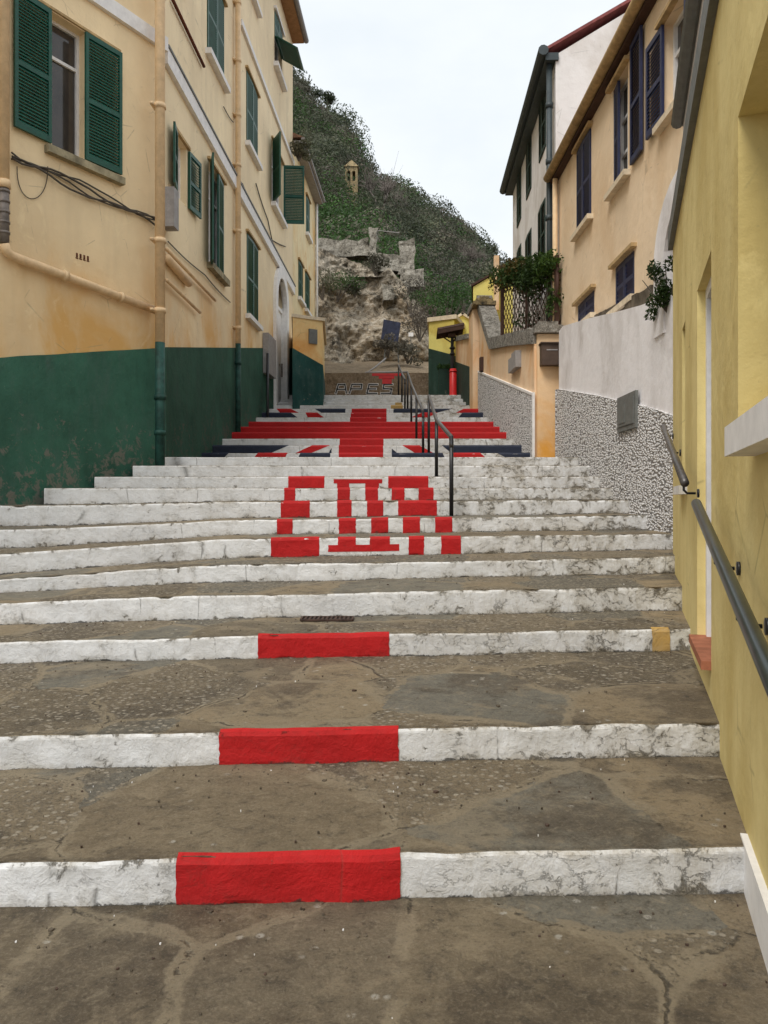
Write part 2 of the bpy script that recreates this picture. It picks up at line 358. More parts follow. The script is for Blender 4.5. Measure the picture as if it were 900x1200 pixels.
class MB:
    def __init__(s): s.v = []; s.f = []; s.mi = []; s.uv = None; s.smooth = False
    def add(s, vs, fs, m=0):
        k = len(s.v); s.v += [Vector(v) for v in vs]; s.f += [tuple(i+k for i in f) for f in fs]; s.mi += [m]*len(fs); return s
    def corners(s, c, m=0):
        return s.add(c, [(0,3,2,1),(4,5,6,7),(0,1,5,4),(1,2,6,5),(2,3,7,6),(3,0,4,7)], m)
    def box(s, F, a0, a1, o0, o1, z0, z1, m=0, z0b=None, z1b=None):
        z0b = z0 if z0b is None else z0b; z1b = z1 if z1b is None else z1b
        return s.corners([F.w(a0,o0,z0),F.w(a1,o0,z0b),F.w(a1,o1,z0b),F.w(a0,o1,z0),F.w(a0,o0,z1),F.w(a1,o0,z1b),F.w(a1,o1,z1b),F.w(a0,o1,z1)], m)
    def obox(s, c, ax, ay, az, m=0):
        c, ax, ay, az = map(Vector, (c, ax, ay, az))
        return s.corners([c-ax-ay-az, c+ax-ay-az, c+ax+ay-az, c-ax+ay-az, c-ax-ay+az, c+ax-ay+az, c+ax+ay+az, c-ax+ay+az], m)
    def tube(s, pts, r, seg=10, m=0, cap=True):
        pts = [Vector(p) for p in pts]; k = len(s.v); n = len(pts)
        rr = r if isinstance(r, (list, tuple)) else [r]*n
        for i, p in enumerate(pts):
            d = (pts[min(i+1, n-1)] - pts[max(i-1, 0)]).normalized()
            a = d.orthogonal().normalized() if i == 0 else (pa - d*pa.dot(d)).normalized()
            pa = a; b = d.cross(a)
            for j in range(seg):
                t = 2*math.pi*j/seg; s.v.append(p + (a*math.cos(t) + b*math.sin(t))*rr[i])
        for i in range(n-1):
            for j in range(seg):
                s.f.append((k+i*seg+j, k+i*seg+(j+1) % seg, k+(i+1)*seg+(j+1) % seg, k+(i+1)*seg+j)); s.mi.append(m)
        if cap:
            s.f.append(tuple(k+j for j in reversed(range(seg)))); s.mi.append(m)
            s.f.append(tuple(k+(n-1)*seg+j for j in range(seg))); s.mi.append(m)
        return s
    def poly(s, pts, th, m=0):
        """prism from planar points extruded by vector th"""
        n = len(pts); th = Vector(th); vs = [Vector(p) for p in pts] + [Vector(p)+th for p in pts]
        fs = [tuple(range(n)), tuple(n+i for i in reversed(range(n)))] + [(i, n+i, n+(i+1) % n, (i+1) % n) for i in range(n)]
        return s.add(vs, fs, m)
    def build(s, name, mats, parent=None, smooth=None):
        me = bpy.data.meshes.new(name)
        off = Vector(parent['_o']) if parent and '_o' in parent else Vector((0,0,0))
        me.from_pydata([tuple(v-off) for v in s.v], [], s.f)
        if not isinstance(mats, (list, tuple)): mats = [mats]
        for m in mats: me.materials.append(M[m] if isinstance(m, str) else m)
        if any(s.mi): me.polygons.foreach_set('material_index', s.mi)
        if s.uv:
            l = me.uv_layers.new(name='UVMap'); buf = []
            for f in s.f:
                for i in f: buf += s.uv[i]
            l.data.foreach_set('uv', buf)
        if smooth or (smooth is None and s.smooth): me.polygons.foreach_set('use_smooth', [True]*len(s.f))
        me.update()
        o = bpy.data.objects.new(name, me); COL.objects.link(o)
        if parent: o.parent = parent
        return o
def thing(name, label, cat, loc, group=None):
    o = bpy.data.objects.new(name, None); COL.objects.link(o); o.location = loc; o['_o'] = list(loc)
    o.empty_display_size = .2
    if label: o['label'] = label; o['category'] = cat
    if group: o['group'] = group
    return o
def tag(o, label, cat, group=None, kind=None):
    o['label'] = label; o['category'] = cat
    if group: o['group'] = group
    if kind: o['kind'] = kind
    return o
def part(o):            # a part that has pieces of its own: same origin bookkeeping as its thing
    o['_o'] = list(o.parent['_o']); return o
def struct(o): o['kind'] = 'structure'; return o
def fn(x, y, z=0, s=1): return noise.noise(Vector((x*s, y*s, z*s)))

# ------------------------------------------------------------------ stairs
NOSE = [ # z of the tread above eye level, y of the riser
 (-1.45, -4.0), (-1.282,2.78), (-1.114,3.74), (-.95,5.45), (-.75,6.25), (-.584,7.2), (-.39,8.0), (-.215,8.8), (-.02,9.5),
 (.147,10.2), (.32,10.9), (.505,11.5), (.67,12.2), (.865,14.4), (1.06,15.15), (1.255,15.9), (1.45,16.7), (1.645,17.5),
 (1.84,18.3), (2.035,19.1), (2.23,19.8), (2.425,20.6), (2.62,21.4), (2.815,22.2), (3.01,23.0), (3.205,23.6)]
BEND = {4:(.03,.10), 5:(.06,.35), 6:(.08,.5), 7:(.05,.22), 8:(.03,.05)}
def stepz(i, x):
    z = NOSE[i][0]
    z += (.019 if i <= 5 else .012 if i <= 7 else .004 if i == 8 else 0) * (x-.3)
    if i in BEND: z -= BEND[i][0]*max(0, min(1.3, (-x-1.7)/1.7))
    a = .009 if i < 9 else .004
    return z + a*fn(x*1.3, i*7.1) + a*.5*fn(x*6, i*3.3, 5)
def stepy(i, x):
    y = NOSE[i][1]
    if i in BEND: y -= BEND[i][1]*max(0, min(1.3, (-x-1.9)/1.7))
    if i == 2: y -= .0
    a = .02 if i < 9 else .008
    return y + a*fn(x*.9, i*5.7, 2) + a*.5*fn(x*5, i*2.9, 9)
def riser_pt(i, x, t, off=0):
    """t=0 edge, t=1 foot"""
    z1 = stepz(i, x); z0 = stepz(i-1, x) if i > 1 else -1.45 + .019*(x-.3)
    z = z1 + (z0-z1)*t; y = stepy(i, x)
    a = .005 if i < 8 else .002
    y += a*fn(x*4, z*7, i*3) + a*.6*fn(x*13, z*16, i)
    if t < .12: y += .012*(1-t/.12)**2 ; 
    if t < .12:
        z -= .004*(1-t/.12)
        if i < 9:
            ch = max(0, fn(x*7, i*4.7, 3)-.28)*.06 + max(0, fn(x*19, i*2.7, 8)-.3)*.02
            y += ch; z -= ch*.7*(1-t/.12)
    if i < 9 and t > .85: y += .03*max(0, fn(x*5, i*1.9, 6)-.15)*(t-.85)/.15
    return Vector((x, y-off, z))
def lx(i):   # where the flight ends against the left-hand houses
    y = NOSE[i][1]
    return max(-7.5, -10.596+.58*(y+.8)-.3) if y < 12 else -4.1525+.05*(y+1)-.25
def rx(i):
    y = max(0.5, NOSE[i][1])
    if y < 7.4: return .4515+.316*(y+1.9)+.25
    if y < 13.9: return 3.4
    if y < 20.7: return 2.95
    return 2.75
def X(i, px): return (px-450)/F_PX*NOSE[i][1]

PAINT = {}   # step -> list of (colour, top x0, x1, bottom x0, x1, t0, t1) in frame columns
def pr(i, c, a, b, t0=0, t1=1, a2=None, b2=None): PAINT.setdefault(i, []).append((c, a, b, a if a2 is None else a2, b if b2 is None else b2, t0, t1))
pr(1,'r',207,469); pr(2,'r',257,467); pr(3,'r',302,456); pr(3,'o',764,785)
pr(10,'r',337.8,380.3); pr(10,'r',391,448,.2,.55); pr(10,'r',395,409,.5,1); pr(10,'r',428,444,.5,1); pr(10,'r',455,502)
for a,b in ((333,346),(395.5,410),(428,443),(459,474),(490.5,508)): pr(9,'r',a,b)
for a,b in ((329,363),(395,412),(430,449),(466.5,512)): pr(8,'r',a,b)
for a,b in ((324.5,343),(397,417),(435,455),(472,492),(510,530)): pr(7,'r',a,b)
pr(6,'r',317.5,374); pr(6,'r',396,417,0,.4); pr(6,'r',433.5,457,0,.4); pr(6,'r',384.5,468,.38,.74); pr(6,'r',479,497); pr(6,'r',517,540)
pr(14,'n',200,338,a2=200,b2=311); pr(14,'r',365,386,a2=341,b2=358); pr(14,'n',388,388.6,.3,1,384,388.6); pr(14,'r',397,449)
pr(14,'n',459,459.5,.35,1,459,469); pr(14,'r',472,492,a2=491,b2=513); pr(14,'n',518,680,a2=532,b2=680)
pr(13,'n',200,268,a2=200,b2=256); pr(13,'r',302,337,a2=292,b2=330); pr(13,'n',352,387,a2=346,b2=387); pr(13,'r',397,449)
pr(13,'n',459,519,a2=459,b2=524); pr(13,'r',528,563,a2=538,b2=577); pr(13,'n',583,680,a2=606,b2=680)
pr(15,'r',398,449.5)
for i in (16,17,18): pr(i,'r',180,700)
pr(19,'r',410,453); pr(20,'r',411,453); pr(21,'r',412,453)
pr(21,'r',324,341,a2=332,b2=358); pr(21,'n',369,405,a2=383,b2=404); pr(21,'n',461,530,a2=461,b2=497); pr(21,'r',543,590,a2=527,b2=552)
pr(20,'n',250,341,a2=250,b2=353); pr(20,'r',358,372,a2=362,b2=384); pr(20,'r',494,512,a2=474,b2=496); pr(20,'n',542,640,a2=534,b2=640)
pr(23,'o',463,471,.1,.95); pr(22,'o',458,472,0,.5)

stairs = struct(thing('stairs', None, None, (0,0,-1.45)))
stairs['label'] = 'wide public stairs with whitewashed risers and a painted red, white and blue flag'
def make_step(i):
    mb = MB(); mb.uv = []
    y0 = NOSE[i][1]; x0, x1 = lx(i), rx(i)
    dx = .022 if i <= 3 else .05 if i <= 8 else .1 if i <= 12 else .2
    n = int((x1-x0)/dx)+1; xs = [x0+(x1-x0)*k/n for k in range(n+1)]
    ynext = (lambda x: stepy(i+1, x)+.03) if i+1 < len(NOSE) else (lambda x: 27.2)
    prof = []
    nt = 10 if i <= 3 else 3
    rows = []
    for k in range(nt+1):                                   # tread from back to front
        rows.append(('t', 1-k/nt))
    for t in ((0,.03,.08,.14,.3,.5,.7,.88,1.0,1.12) if i else ()): rows.append(('r', t))
    for x in xs:
        for kind, t in rows:
            if kind == 't':
                yf = (stepy(i, x)+.016) if i else -4.0
                y = yf + (ynext(x)-yf)*t
                z = (stepz(i, x) if i else -1.45+.019*(x-.3)) + (.006*fn(x*1.7, y*1.7, 4)+.003*fn(x*7, y*7, 8))*min(1, t*6) + .006*t
                if t == 0: z -= .0005
                mb.v.append(Vector((x, y, z))); mb.uv.append((x, t if i else max(.4, 1-(stepy(1, x)-y)/1.1)))
            else:
                tt = min(t, 1.0); p = riser_pt(i, x, tt)
                if t > 1: p.z -= .02
                mb.v.append(p); mb.uv.append((x, 1-tt))
    m = len(rows)
    for a in range(n):
        for b in range(m-1):
            k = a*m+b; mb.f.append((k, k+1, k+m+1, k+m)); mb.mi.append(0 if b <= nt else 1)
    for (c, a, b, a2, b2, t0, t1) in PAINT.get(i, []):
        mi = {'r':2,'n':3,'o':4}[c]
        xa, xb, xc, xd = (X(i, q) for q in (a, b, a2, b2))
        xa, xc = max(xa, x0), max(xc, x0); xb, xd = min(xb, x1), min(xd, x1)
        nx = max(2, int((max(xb, xd)-min(xa, xc))/dx)+1); nz = 8
        k0 = len(mb.v)
        for g in range(nx+1):
            for h in range(nz+1):
                tt = h/nz; t = t0+(t1-t0)*tt
                l = xa+(xc-xa)*tt; r = xb+(xd-xb)*tt
                x = l+(r-l)*g/nx
                if g in (0, nx): x += .006*fn(t*9, i*3.1, x*3)
                p = riser_pt(i, x, t, .006 if i <= 3 else .0035)
                if t == 0: p.z += .003
                mb.v.append(p); mb.uv.append((x, 1-t))
        for g in range(nx):
            for h in range(nz):
                k = k0+g*(nz+1)+h; mb.f.append((k, k+1, k+nz+2, k+nz+1)); mb.mi.append(mi)
        if t0 == 0:                                        # paint lapped a little over the edge
            k1 = len(mb.v)
            for g in range(nx+1):
                x = xa+(xb-xa)*g/nx; z = stepz(i, x)+.009
                y = stepy(i, x)
                q = riser_pt(i, x, 0, .006 if i <= 3 else .0035); mb.v.append(Vector((x, q.y, q.z+.003))); mb.uv.append((x, .5))
                mb.v.append(Vector((x, y+.028+.01*fn(x*11, i), z))); mb.uv.append((x, .5))
            for g in range(nx):
                k = k1+2*g; mb.f.append((k, k+2, k+3, k+1)); mb.mi.append(mi)
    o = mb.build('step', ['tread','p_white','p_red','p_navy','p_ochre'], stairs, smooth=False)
    me = o.data
    return o
for i in range(len(NOSE)): make_step(i)

# ground sheet far below everything
g = MB(); g.add([(-600,-300,-2.2),(600,-300,-2.2),(600,900,-2.2),(-600,900,-2.2)], [(0,1,2,3)])
struct(g.build('ground', 'soil'))

# ------------------------------------------------------------------ house pieces
def wall_mb(F, s0, s1, z0, z1, holes=(), depth=6.0, mb=None, rev=.16):
    """front skin with real openings, reveals, plus the other sides of the block"""
    mb = mb or MB()
    ss = sorted({s0, s1, *[h[0] for h in holes], *[h[1] for h in holes]}); zz = sorted({z0, z1, *[h[2] for h in holes], *[h[3] for h in holes]})
    ss = [a for a in ss if s0 <= a <= s1]; zz = [a for a in zz if z0 <= a <= z1]
    for a, b in zip(ss, ss[1:]):
        for c, d in zip(zz, zz[1:]):
            m0, m1 = (a+b)/2, (c+d)/2
            if any(h[0] < m0 < h[1] and h[2] < m1 < h[3] for h in holes): continue
            mb.add([F.w(a,0,c), F.w(b,0,c), F.w(b,0,d), F.w(a,0,d)], [(0,1,2,3)])
    for h in holes:
        a, b, c, d = h[:4]; r = h[4] if len(h) > 4 else rev
        c2 = max(c, z0)
        mb.add([F.w(a,0,c2),F.w(a,-r,c2),F.w(a,-r,d),F.w(a,0,d)], [(0,1,2,3)])
        mb.add([F.w(b,0,c2),F.w(b,-r,c2),F.w(b,-r,d),F.w(b,0,d)], [(3,2,1,0)])
        mb.add([F.w(a,0,d),F.w(a,-r,d),F.w(b,-r,d),F.w(b,0,d)], [(0,1,2,3)])
        mb.add([F.w(a,0,c2),F.w(a,-r,c2),F.w(b,-r,c2),F.w(b,0,c2)], [(3,2,1,0)])
    D = -depth
    mb.add([F.w(s0,0,z0),F.w(s0,D,z0),F.w(s0,D,z1),F.w(s0,0,z1)], [(0,1,2,3)])
    mb.add([F.w(s1,0,z0),F.w(s1,D,z0),F.w(s1,D,z1),F.w(s1,0,z1)], [(3,2,1,0)])
    mb.add([F.w(s0,D,z0),F.w(s1,D,z0),F.w(s1,D,z1),F.w(s0,D,z1)], [(3,2,1,0)])
    mb.add([F.w(s0,0,z1),F.w(s1,0,z1),F.w(s1,D,z1),F.w(s0,D,z1)], [(0,1,2,3)])
    # painted recess shade behind the openings: opaque dark panes stand for unlit rooms
    return mb

def leaf(F, s, o, z0, z1, w, dirn, ang, m, parent, pitch=.045, thick=.036, bottom_out=0.0, split=.47):
    """one louvred shutter leaf, hinged at (s,o); ang 0 closed .. 180 folded back on the wall"""
    a = R(ang); e2 = Vector((math.cos(a)*dirn, math.sin(a)))
    org = F.w(s, o, 0); ev = (F.u*e2.x + F.n*e2.y); e = Vector((ev.x, ev.y, 0)); up = Vector((0,0,1)); nn = e.cross(up)*dirn
    mb = MB(); th = thick/2; st = .055
    def bx(u0, u1, v0, v1, t=th): 
        c = org + e*((u0+u1)/2) + up*((v0+v1)/2) + nn*0
        mb.obox(c, e*((u1-u0)/2), nn*t, up*((v1-v0)/2))
    zm = z0+(z1-z0)*split
    bx(.004, st, z0, z1); bx(w-st, w-.004, z0, z1)
    bx(st, w-st, z0, z0+.08, th*.96); bx(st, w-st, z1-.07, z1, th*.96); bx(st, w-st, zm-.03, zm+.03, th*.96)
    for lo, hi in ((z0+.08, zm-.03), (zm+.03, z1-.07)):
        n = max(2, int((hi-lo)/pitch))
        for k in range(n):
            z = lo+(k+.5)*(hi-lo)/n
            c = org + e*(w/2) + up*z
            tilt = (up*.88 + nn*.48).normalized()
            mb.obox(c, e*(w/2-st+.002), tilt*(hi-lo)/n*.56, e.cross(tilt)*.004)
    return mb.build('shutter', m, parent)

def window(F, s0, s1, z0, z1, house, frame='white_trim', rev=.16, pane='glass', mull=True, sill=None, hood=None, bars=1, sash=True):
    """frame with pane (its dark glass stands for the unlit interior) set back in the opening"""
    mb = MB(); r0, r1 = -rev-.02, -rev+.05; fw = .045
    mb.box(F, s0, s0+fw, r0, r1, z0, z1); mb.box(F, s1-fw, s1, r0, r1, z0, z1)
    mb.box(F, s0+fw, s1-fw, r0+.002, r1-.002, z0, z0+fw); mb.box(F, s0+fw, s1-fw, r0+.002, r1-.002, z1-fw, z1)
    if mull: mb.box(F, (s0+s1)/2-.03, (s0+s1)/2+.03, r0+.004, r1-.004, z0+fw, z1-fw)
    for k in range(bars):
        z = z0+(z1-z0)*(.72 if bars == 1 else (k+1)/(bars+1))
        mb.box(F, s0+fw, s1-fw, r0+.006, r1-.006, z-.022, z+.022)
    w = part(mb.build('window', frame, house))
    p = MB(); p.box(F, s0+.001, s1-.001, r0-.03, r0+.03, z0+.001, z1-.001); p.build('pane', pane, w)
    if sill:
        q = MB(); ow, th, sm = sill[:3]; ex = .12
        q.box(F, s0-ex, s1+ex, -.02, ow, z0-th, z0-.002); q.build('sill', sm, w)
    if hood:
        q = MB(); q.box(F, s0-.1, s1+.1, -.02, hood[0], z1+.004, z1+.004+hood[1]); q.build('hood', hood[2], w)
    return w

# ================= LEFT: near ochre house (turned towards the street) =================
F1 = Fr((-10.596+.58*2.0, 2.0), (-10.596+.58*12.25, 12.25)); L1 = F1.L
sW = F1.s_of(61); eW = F1.s_of(101)
zb = F1.z_of(60, 172); zt = F1.z_of(100, 38)
h1 = thing('house', 'ochre rendered house nearest on the left, its shutters folded open beside a leaning drainpipe', 'house', (F1.p.x, F1.p.y, -1.5))
holes = [(sW, eW, zb, zt, .2)]
for k in (1, 2):     # more windows towards the viewer, outside the photograph
    holes.append((sW-2.9*k, eW-2.9*k, zb, zt, .2))
for k in (0, 1, 2): holes.append((sW-2.9*k, eW-2.9*k, zb+3.4, zt+3.4, .2))
wall_mb(F1, 0, L1, -2.3, 13.9, holes, 7).build('wall', 'cream_left', h1)
for k, h in enumerate(holes):
    wd = window(F1, h[0], h[1], h[2], h[3], h1, rev=.2, mull=False, sill=None, pane='glass')
    q = MB(); q.box(F1, h[0]-.12, h[1]+.62, -.01, .10, h[2]-.12, h[2]-.015); q.build('sill', 'dirty_sill', wd)
    q = MB(); q.box(F1, h[0]-.45, h[1]+.60, -.01, .03, h[3]+.015, h[3]+.05); q.build('hood', 'hood', wd)
    sh_ = h[0]-sW
    a0, a1, b0, b1 = (F1.s_of(q, .05)+sh_ for q in (15.5, 60.5, 100, 142))
    leaf(F1, a1, .045, h[2]+.02, h[3]-.02, a1-a0, 1, 178, 'green_paint', h1)
    leaf(F1, b0, .045, h[2]+.02, h[3]-.02, b1-b0, -1, 178, 'green_paint', h1)
# dado with a slanted top
mb = MB(); dA, dB, dZ0, dZ1 = F1.s_of(0), F1.s_of(182), F1.z_of(0, 419), F1.z_of(182, 408)
nd = 60
for k in range(nd):
    q0, q1 = L1*k/nd, L1*(k+1)/nd; zl = lambda q: dZ0+(dZ1-dZ0)*(q-dA)/(dB-dA) + .012*fn(q*2.5, 1)+.006*fn(q*9, 4)
    mb.box(F1, q0, q1, 0, .012, -2.25, zl(q0), 0, None, zl(q1))
mb.build('dado', 'dado', h1)
mb = MB(); mb.box(F1, 0, L1, -.01, .07, 7.12, 7.34); mb.build('string_course', 'white_trim', h1)
# cast iron drainpipe by the frame edge, ending in a slanting run
sp = F1.s_of(5, .09); mb = MB()
zc = F1.z_of(5, 215, .09); ze = F1.z_of(5, 285, .09)
mb.tube([F1.w(sp,.09,13.5), F1.w(sp,.09,zc)], .062, 14)
mb.tube([F1.w(sp,.09,zc+.04), F1.w(sp,.09,zc-.06)], .078, 14)
for z in (12, 9.6, 7.2): mb.tube([F1.w(sp,.09,z-.04), F1.w(sp,.09,z+.04)], .075, 14); mb.box(F1, sp-.09, sp+.09, 0, .06, z-.02, z+.02)
dp = part(mb.build('drainpipe', 'pipe_cream', h1, True))
mb = MB(); mb.tube([F1.w(sp,.09,zc-.05), F1.w(sp,.09,ze)], .06, 14)
for k in range(5): z = zc-.1-k*(zc-ze-.1)/5; mb.tube([F1.w(sp,.09,z-.015), F1.w(sp,.09,z+.015)], .07, 14)
mb.build('pipe_joint', 'pipe_grey', dp, True)
se = F1.s_of(183, .1)
p0 = F1.w(sp,.09,ze); p1 = F1.w(sp+.12,.09,F1.z_of(14,300,.09)); p2 = F1.w(se,.09,F1.z_of(183,364,.09))
mb = MB(); mb.tube([p0, p0.lerp(p1,.5)+Vector((-.02,-.01,-.03)), p1, p1.lerp(p2,.5), p2], .06, 14)
for f in (.32, .72):
    q = p1.lerp(p2, f); d = (p2-p1).normalized(); mb.tube([q-d*.03, q+d*.03], .075, 14)
mb.build('waste_pipe', 'pipe_cream', h1, True)
# cable bundle under the sill
for k in range(4):
    mb = MB(); pts = []
    for j in range(16):
        f = j/15; px = 14+f*170; py = 181+f*78+ (5*math.sin(f*9+k*1.3) + k*3-3)*.9 + 3*fn(f*6, k)
        a = F1.s_of(px, .05); pts.append(F1.w(a, .04+.015*(k % 2), F1.z_of(px, py, .05)))
    mb.tube(pts, .012+.003*(k % 2), 6); mb.build('cable', 'cable', h1, True)
mb = MB(); pts = []
for j in range(20):
    t = j/19*math.pi; px = 20+18*(1-math.cos(t)) ; py = 195+38*math.sin(t)**.8
    pts.append(F1.w(F1.s_of(px,.02), .02, F1.z_of(px, py, .02)))
mb.tube(pts, .006, 5); mb.build('cable', 'cable', h1, True)
mb = MB()
for k in range(4):
    px = 90+k*4.3; a = F1.s_of(px); z = F1.z_of(px, 299+k*1.2)
    mb.box(F1, a-.014, a+.014, -.01, .006, z-.03, z+.03); mb.box(F1, a-.022, a+.022, -.01, .004, z-.05, z-.035)
mb.build('air_vent', 'rust', h1)

# ================= LEFT: long house =================
F2 = Fr((-4.1525+.05*12.25, 12.25), (-4.1525+.05*24.6, 24.6)); L2 = F2.L
h2 = thing('house', 'tall cream house on the left with green louvred shutters and white arched doorway', 'house', (F2.p.x, F2.p.y, -.3))
def rect(F, a, b, ym, yt, yb):          # window from columns a..b and the rows of its top and foot at column ym
    return F.s_of(a), F.s_of(b), F.z_of(ym, yb), F.z_of(ym, yt)
wA = rect(F2, 242.5, 262, 261, 3, 98);  wB = rect(F2, 288.5, 301.5, 301, 112, 192); wC = rect(F2, 321.5, 330.5, 330, 40, 99)
wD = rect(F2, 318.5, 331, 331, 193, 262); wE = rect(F2, 205, 218.5, 217, 172, 241); wF = rect(F2, 244.5, 261.5, 253, 202, 318)
wG = rect(F2, 289, 302, 302, 292, 382); wH = rect(F2, 290, 301, 300, -110, 10); wI = rect(F2, 199, 214, 214, -130, -20)
zAr = F2.z_of(329, 328)
sD0, sD1 = F2.s_of(322.5), F2.s_of(333.5)
door = (sD0, sD1, -1.0, zAr, .3)
hs = [wA, wB, wC, wD, wE, wF, wG, wH, wI]
wall_mb(F2, 0, L2, -2.3, 14.6, [*hs, door], 8).build('wall', 'cream_left2', h2)
def dress(F, w, house, pm, kind, sill=('white_trim',), hood=True, frame='white_trim', pane='glass'):
    s0, s1, z0, z1 = w; wd = (s1-s0)/2
    win = window(F, s0, s1, z0, z1, house, frame, sill=(.12, .11, sill[0]) if sill else None, hood=(.07, .05, 'hood') if hood else None, pane=pane, mull=True)
    if kind == 'closed':
        leaf(F, s0+.01, .0, z0+.02, z1-.02, wd-.014, 1, 2, pm, house); leaf(F, s1-.01, .0, z0+.02, z1-.02, wd-.014, -1, 2, pm, house)
    if kind == 'half':
        leaf(F, s0+.01, .0, z0+.02, z1-.02, wd, 1, 88, pm, house); leaf(F, s1-.01, .03, z0+.02, z1-.02, wd, -1, 174, pm, house)
    if kind == 'open':
        leaf(F, s0+.0, .04, z0+.02, z1-.02, wd, 1, 172, pm, house); leaf(F, s1-.0, .04, z0+.02, z1-.02, wd, -1, 172, pm, house)
    return win
dress(F2, wA, h2, 'green_paint', 'closed'); dress(F2, wB, h2, 'green_paint', 'closed'); dress(F2, wG, h2, 'green_paint', 'closed')
dress(F2, wH, h2, 'green_paint', 'closed'); dress(F2, wI, h2, 'green_paint', 'closed')
# top right: closed above, lower flap propped outwards
s0, s1, z0, z1 = wC; window(F2, s0, s1, z0, z1, h2, sill=(.14,.13,'white_trim'), hood=(.08,.08,'white_trim'))
zm = z0+(z1-z0)*.52; wd = (s1-s0)/2
leaf(F2, s0+.01, 0, zm, z1-.02, wd-.01, 1, 2, 'green_paint', h2); leaf(F2, s1-.01, 0, zm, z1-.02, wd-.01, -1, 2, 'green_paint', h2)
mb = MB(); up = F2.w(0,0,0); ev = Vector((F2.u.x, F2.u.y, 0)); nv = Vector((F2.n.x, F2.n.y, 0)); dn = (nv*.90 - Vector((0,0,.52))).normalized(); Lf = .72
c0 = F2.w((s0+s1)/2, .03, zm)
mb.obox(c0+dn*.03, ev*((s1-s0)/2), dn*.03, dn.cross(ev)*.016); mb.obox(c0+dn*(Lf-.03), ev*((s1-s0)/2), dn*.03, dn.cross(ev)*.016)
for sg in (-1, 1): mb.obox(c0+dn*Lf/2+ev*sg*((s1-s0)/2-.03), ev*.03, dn*(Lf/2-.06), dn.cross(ev)*.015)
for k in range(13):
    q = c0+dn*(.09+k*(Lf-.18)/12); tl = (dn*.8+dn.cross(ev)*.5).normalized(); mb.obox(q, ev*((s1-s0)/2-.06), tl*.024, ev.cross(tl)*.004)
mb.build('shutter_flap', 'green_paint', h2)
# window with the far leaf standing straight out
s0, s1, z0, z1 = wD; window(F2, s0, s1, z0, z1, h2, sill=(.14,.12,'white_trim'), hood=(.06,.05,'hood'))
leaf(F2, s0+.02, .03, z0+.02, z1-.02, .6, 1, 150, 'green_paint', h2)
leaf(F2, s1, .03, z0+.0, z1-.02, .62, -1, 97, 'green_paint', h2)
# two windows low in the near bay
s0, s1, z0, z1 = wE; window(F2, s0, s1, z0, z1, h2, pane='curtain', hood=(.05,.05,'hood'), bars=0, mull=False)
leaf(F2, s0+.02, .03, z0+.02, z1-.02, .42, 1, 168, 'green_paint', h2); leaf(F2, s1+.05, .03, z0, z1-.02, F2.s_of(234.5,.08)-s1-.02, -1, 174, 'green_paint', h2)
s0, s1, z0, z1 = wF; window(F2, s0, s1, z0, z1, h2, sill=(.12,.12,'dirty_sill'), hood=(.06,.05,'hood'))
leaf(F2, s0+.06, .03, z0-.05, z1-.02, .5, 1, 160, 'green_paint', h2); leaf(F2, s1, .0, z0+.02, z1-.02, (s1-s0)*.5, -1, 4, 'green_paint', h2)
# window box / meter beside the first low window
a = F2.s_of(201, .12); mb = MB(); mb.box(F2, a-.12, a+.12, 0, .2, F2.z_of(201,268,.12), F2.z_of(201,222,.12)); mb.build('meter_box', 'grey_box', h2)
# dado follows the climb of the steps
mb = MB(); zd0, zd1 = F2.z_of(192, 408), F2.z_of(343, 408); zdf = lambda q: zd0+(zd1-zd0)*q/L2
for qa, qb in ((0, sD0-.3), (sD1+.3, L2)): mb.box(F2, qa, qb, 0, .012, -2.25, zdf(qa), 0, None, zdf(qb)); mb.build('dado', 'dado2', h2)
mb = MB()
za, zz = F2.z_of(195, 62), F2.z_of(344, 338)
mb.box(F2, .05, L2, -.01, .08, za-.26, za, 0, zz-.26, zz); sc = mb.build('string_course', 'white_trim', h2)
mb = MB(); mb.box(F2, .05, L2, -.01, .10, za+.004, za+.045, 0, zz+.004, zz+.045); mb.build('lead_flashing', 'grey_trim', h2)
mb = MB(); za, zz = F2.z_of(281, 22), F2.z_of(346, 197)
mb.box(F2, F2.s_of(281), L2, -.01, .06, za-.14, za, 0, zz-.14, zz); mb.build('string_course', 'white_trim', h2)
mb = MB(); s9 = F2.s_of(236); zq = F2.z_of(236, 75)
mb.tube([F2.w(F2.s_of(199),.05,F2.z_of(199,0)), F2.w(s9,.05,F2.z_of(236,78))], .03, 8); mb.build('conduit', 'rust', h2, True)
# arched doorway: surround, white door leaf, dark fanlight
sm = (sD0+sD1)/2; rr = (sD1-sD0)/2
zs = zAr-rr
mb = MB(); N = 12
def arc(r, n=N): return [(sm+r*math.cos(math.pi*k/n), zs+r*math.sin(math.pi*k/n)) for k in range(n+1)]
ro = rr+.30; inn = arc(rr-.01); out = arc(ro)
inn = [(inn[0][0], 1.6)] + inn + [(inn[-1][0], 1.6)]; out = [(out[0][0], 1.6)] + out + [(out[-1][0], 1.6)]
for (p, q), (c, d) in zip(zip(inn, inn[1:]), zip(out, out[1:])):
    mb.corners([F2.w(p[0],-.05,p[1]),F2.w(q[0],-.05,q[1]),F2.w(d[0],-.05,d[1]),F2.w(c[0],-.05,c[1]),F2.w(p[0],.09,p[1]),F2.w(q[0],.09,q[1]),F2.w(d[0],.09,d[1]),F2.w(c[0],.09,c[1])])
mb.build('door_surround', 'white_trim', h2)
mb = MB()                                   # spandrels closing the square opening above the arch
arc2 = arc(rr-.01)
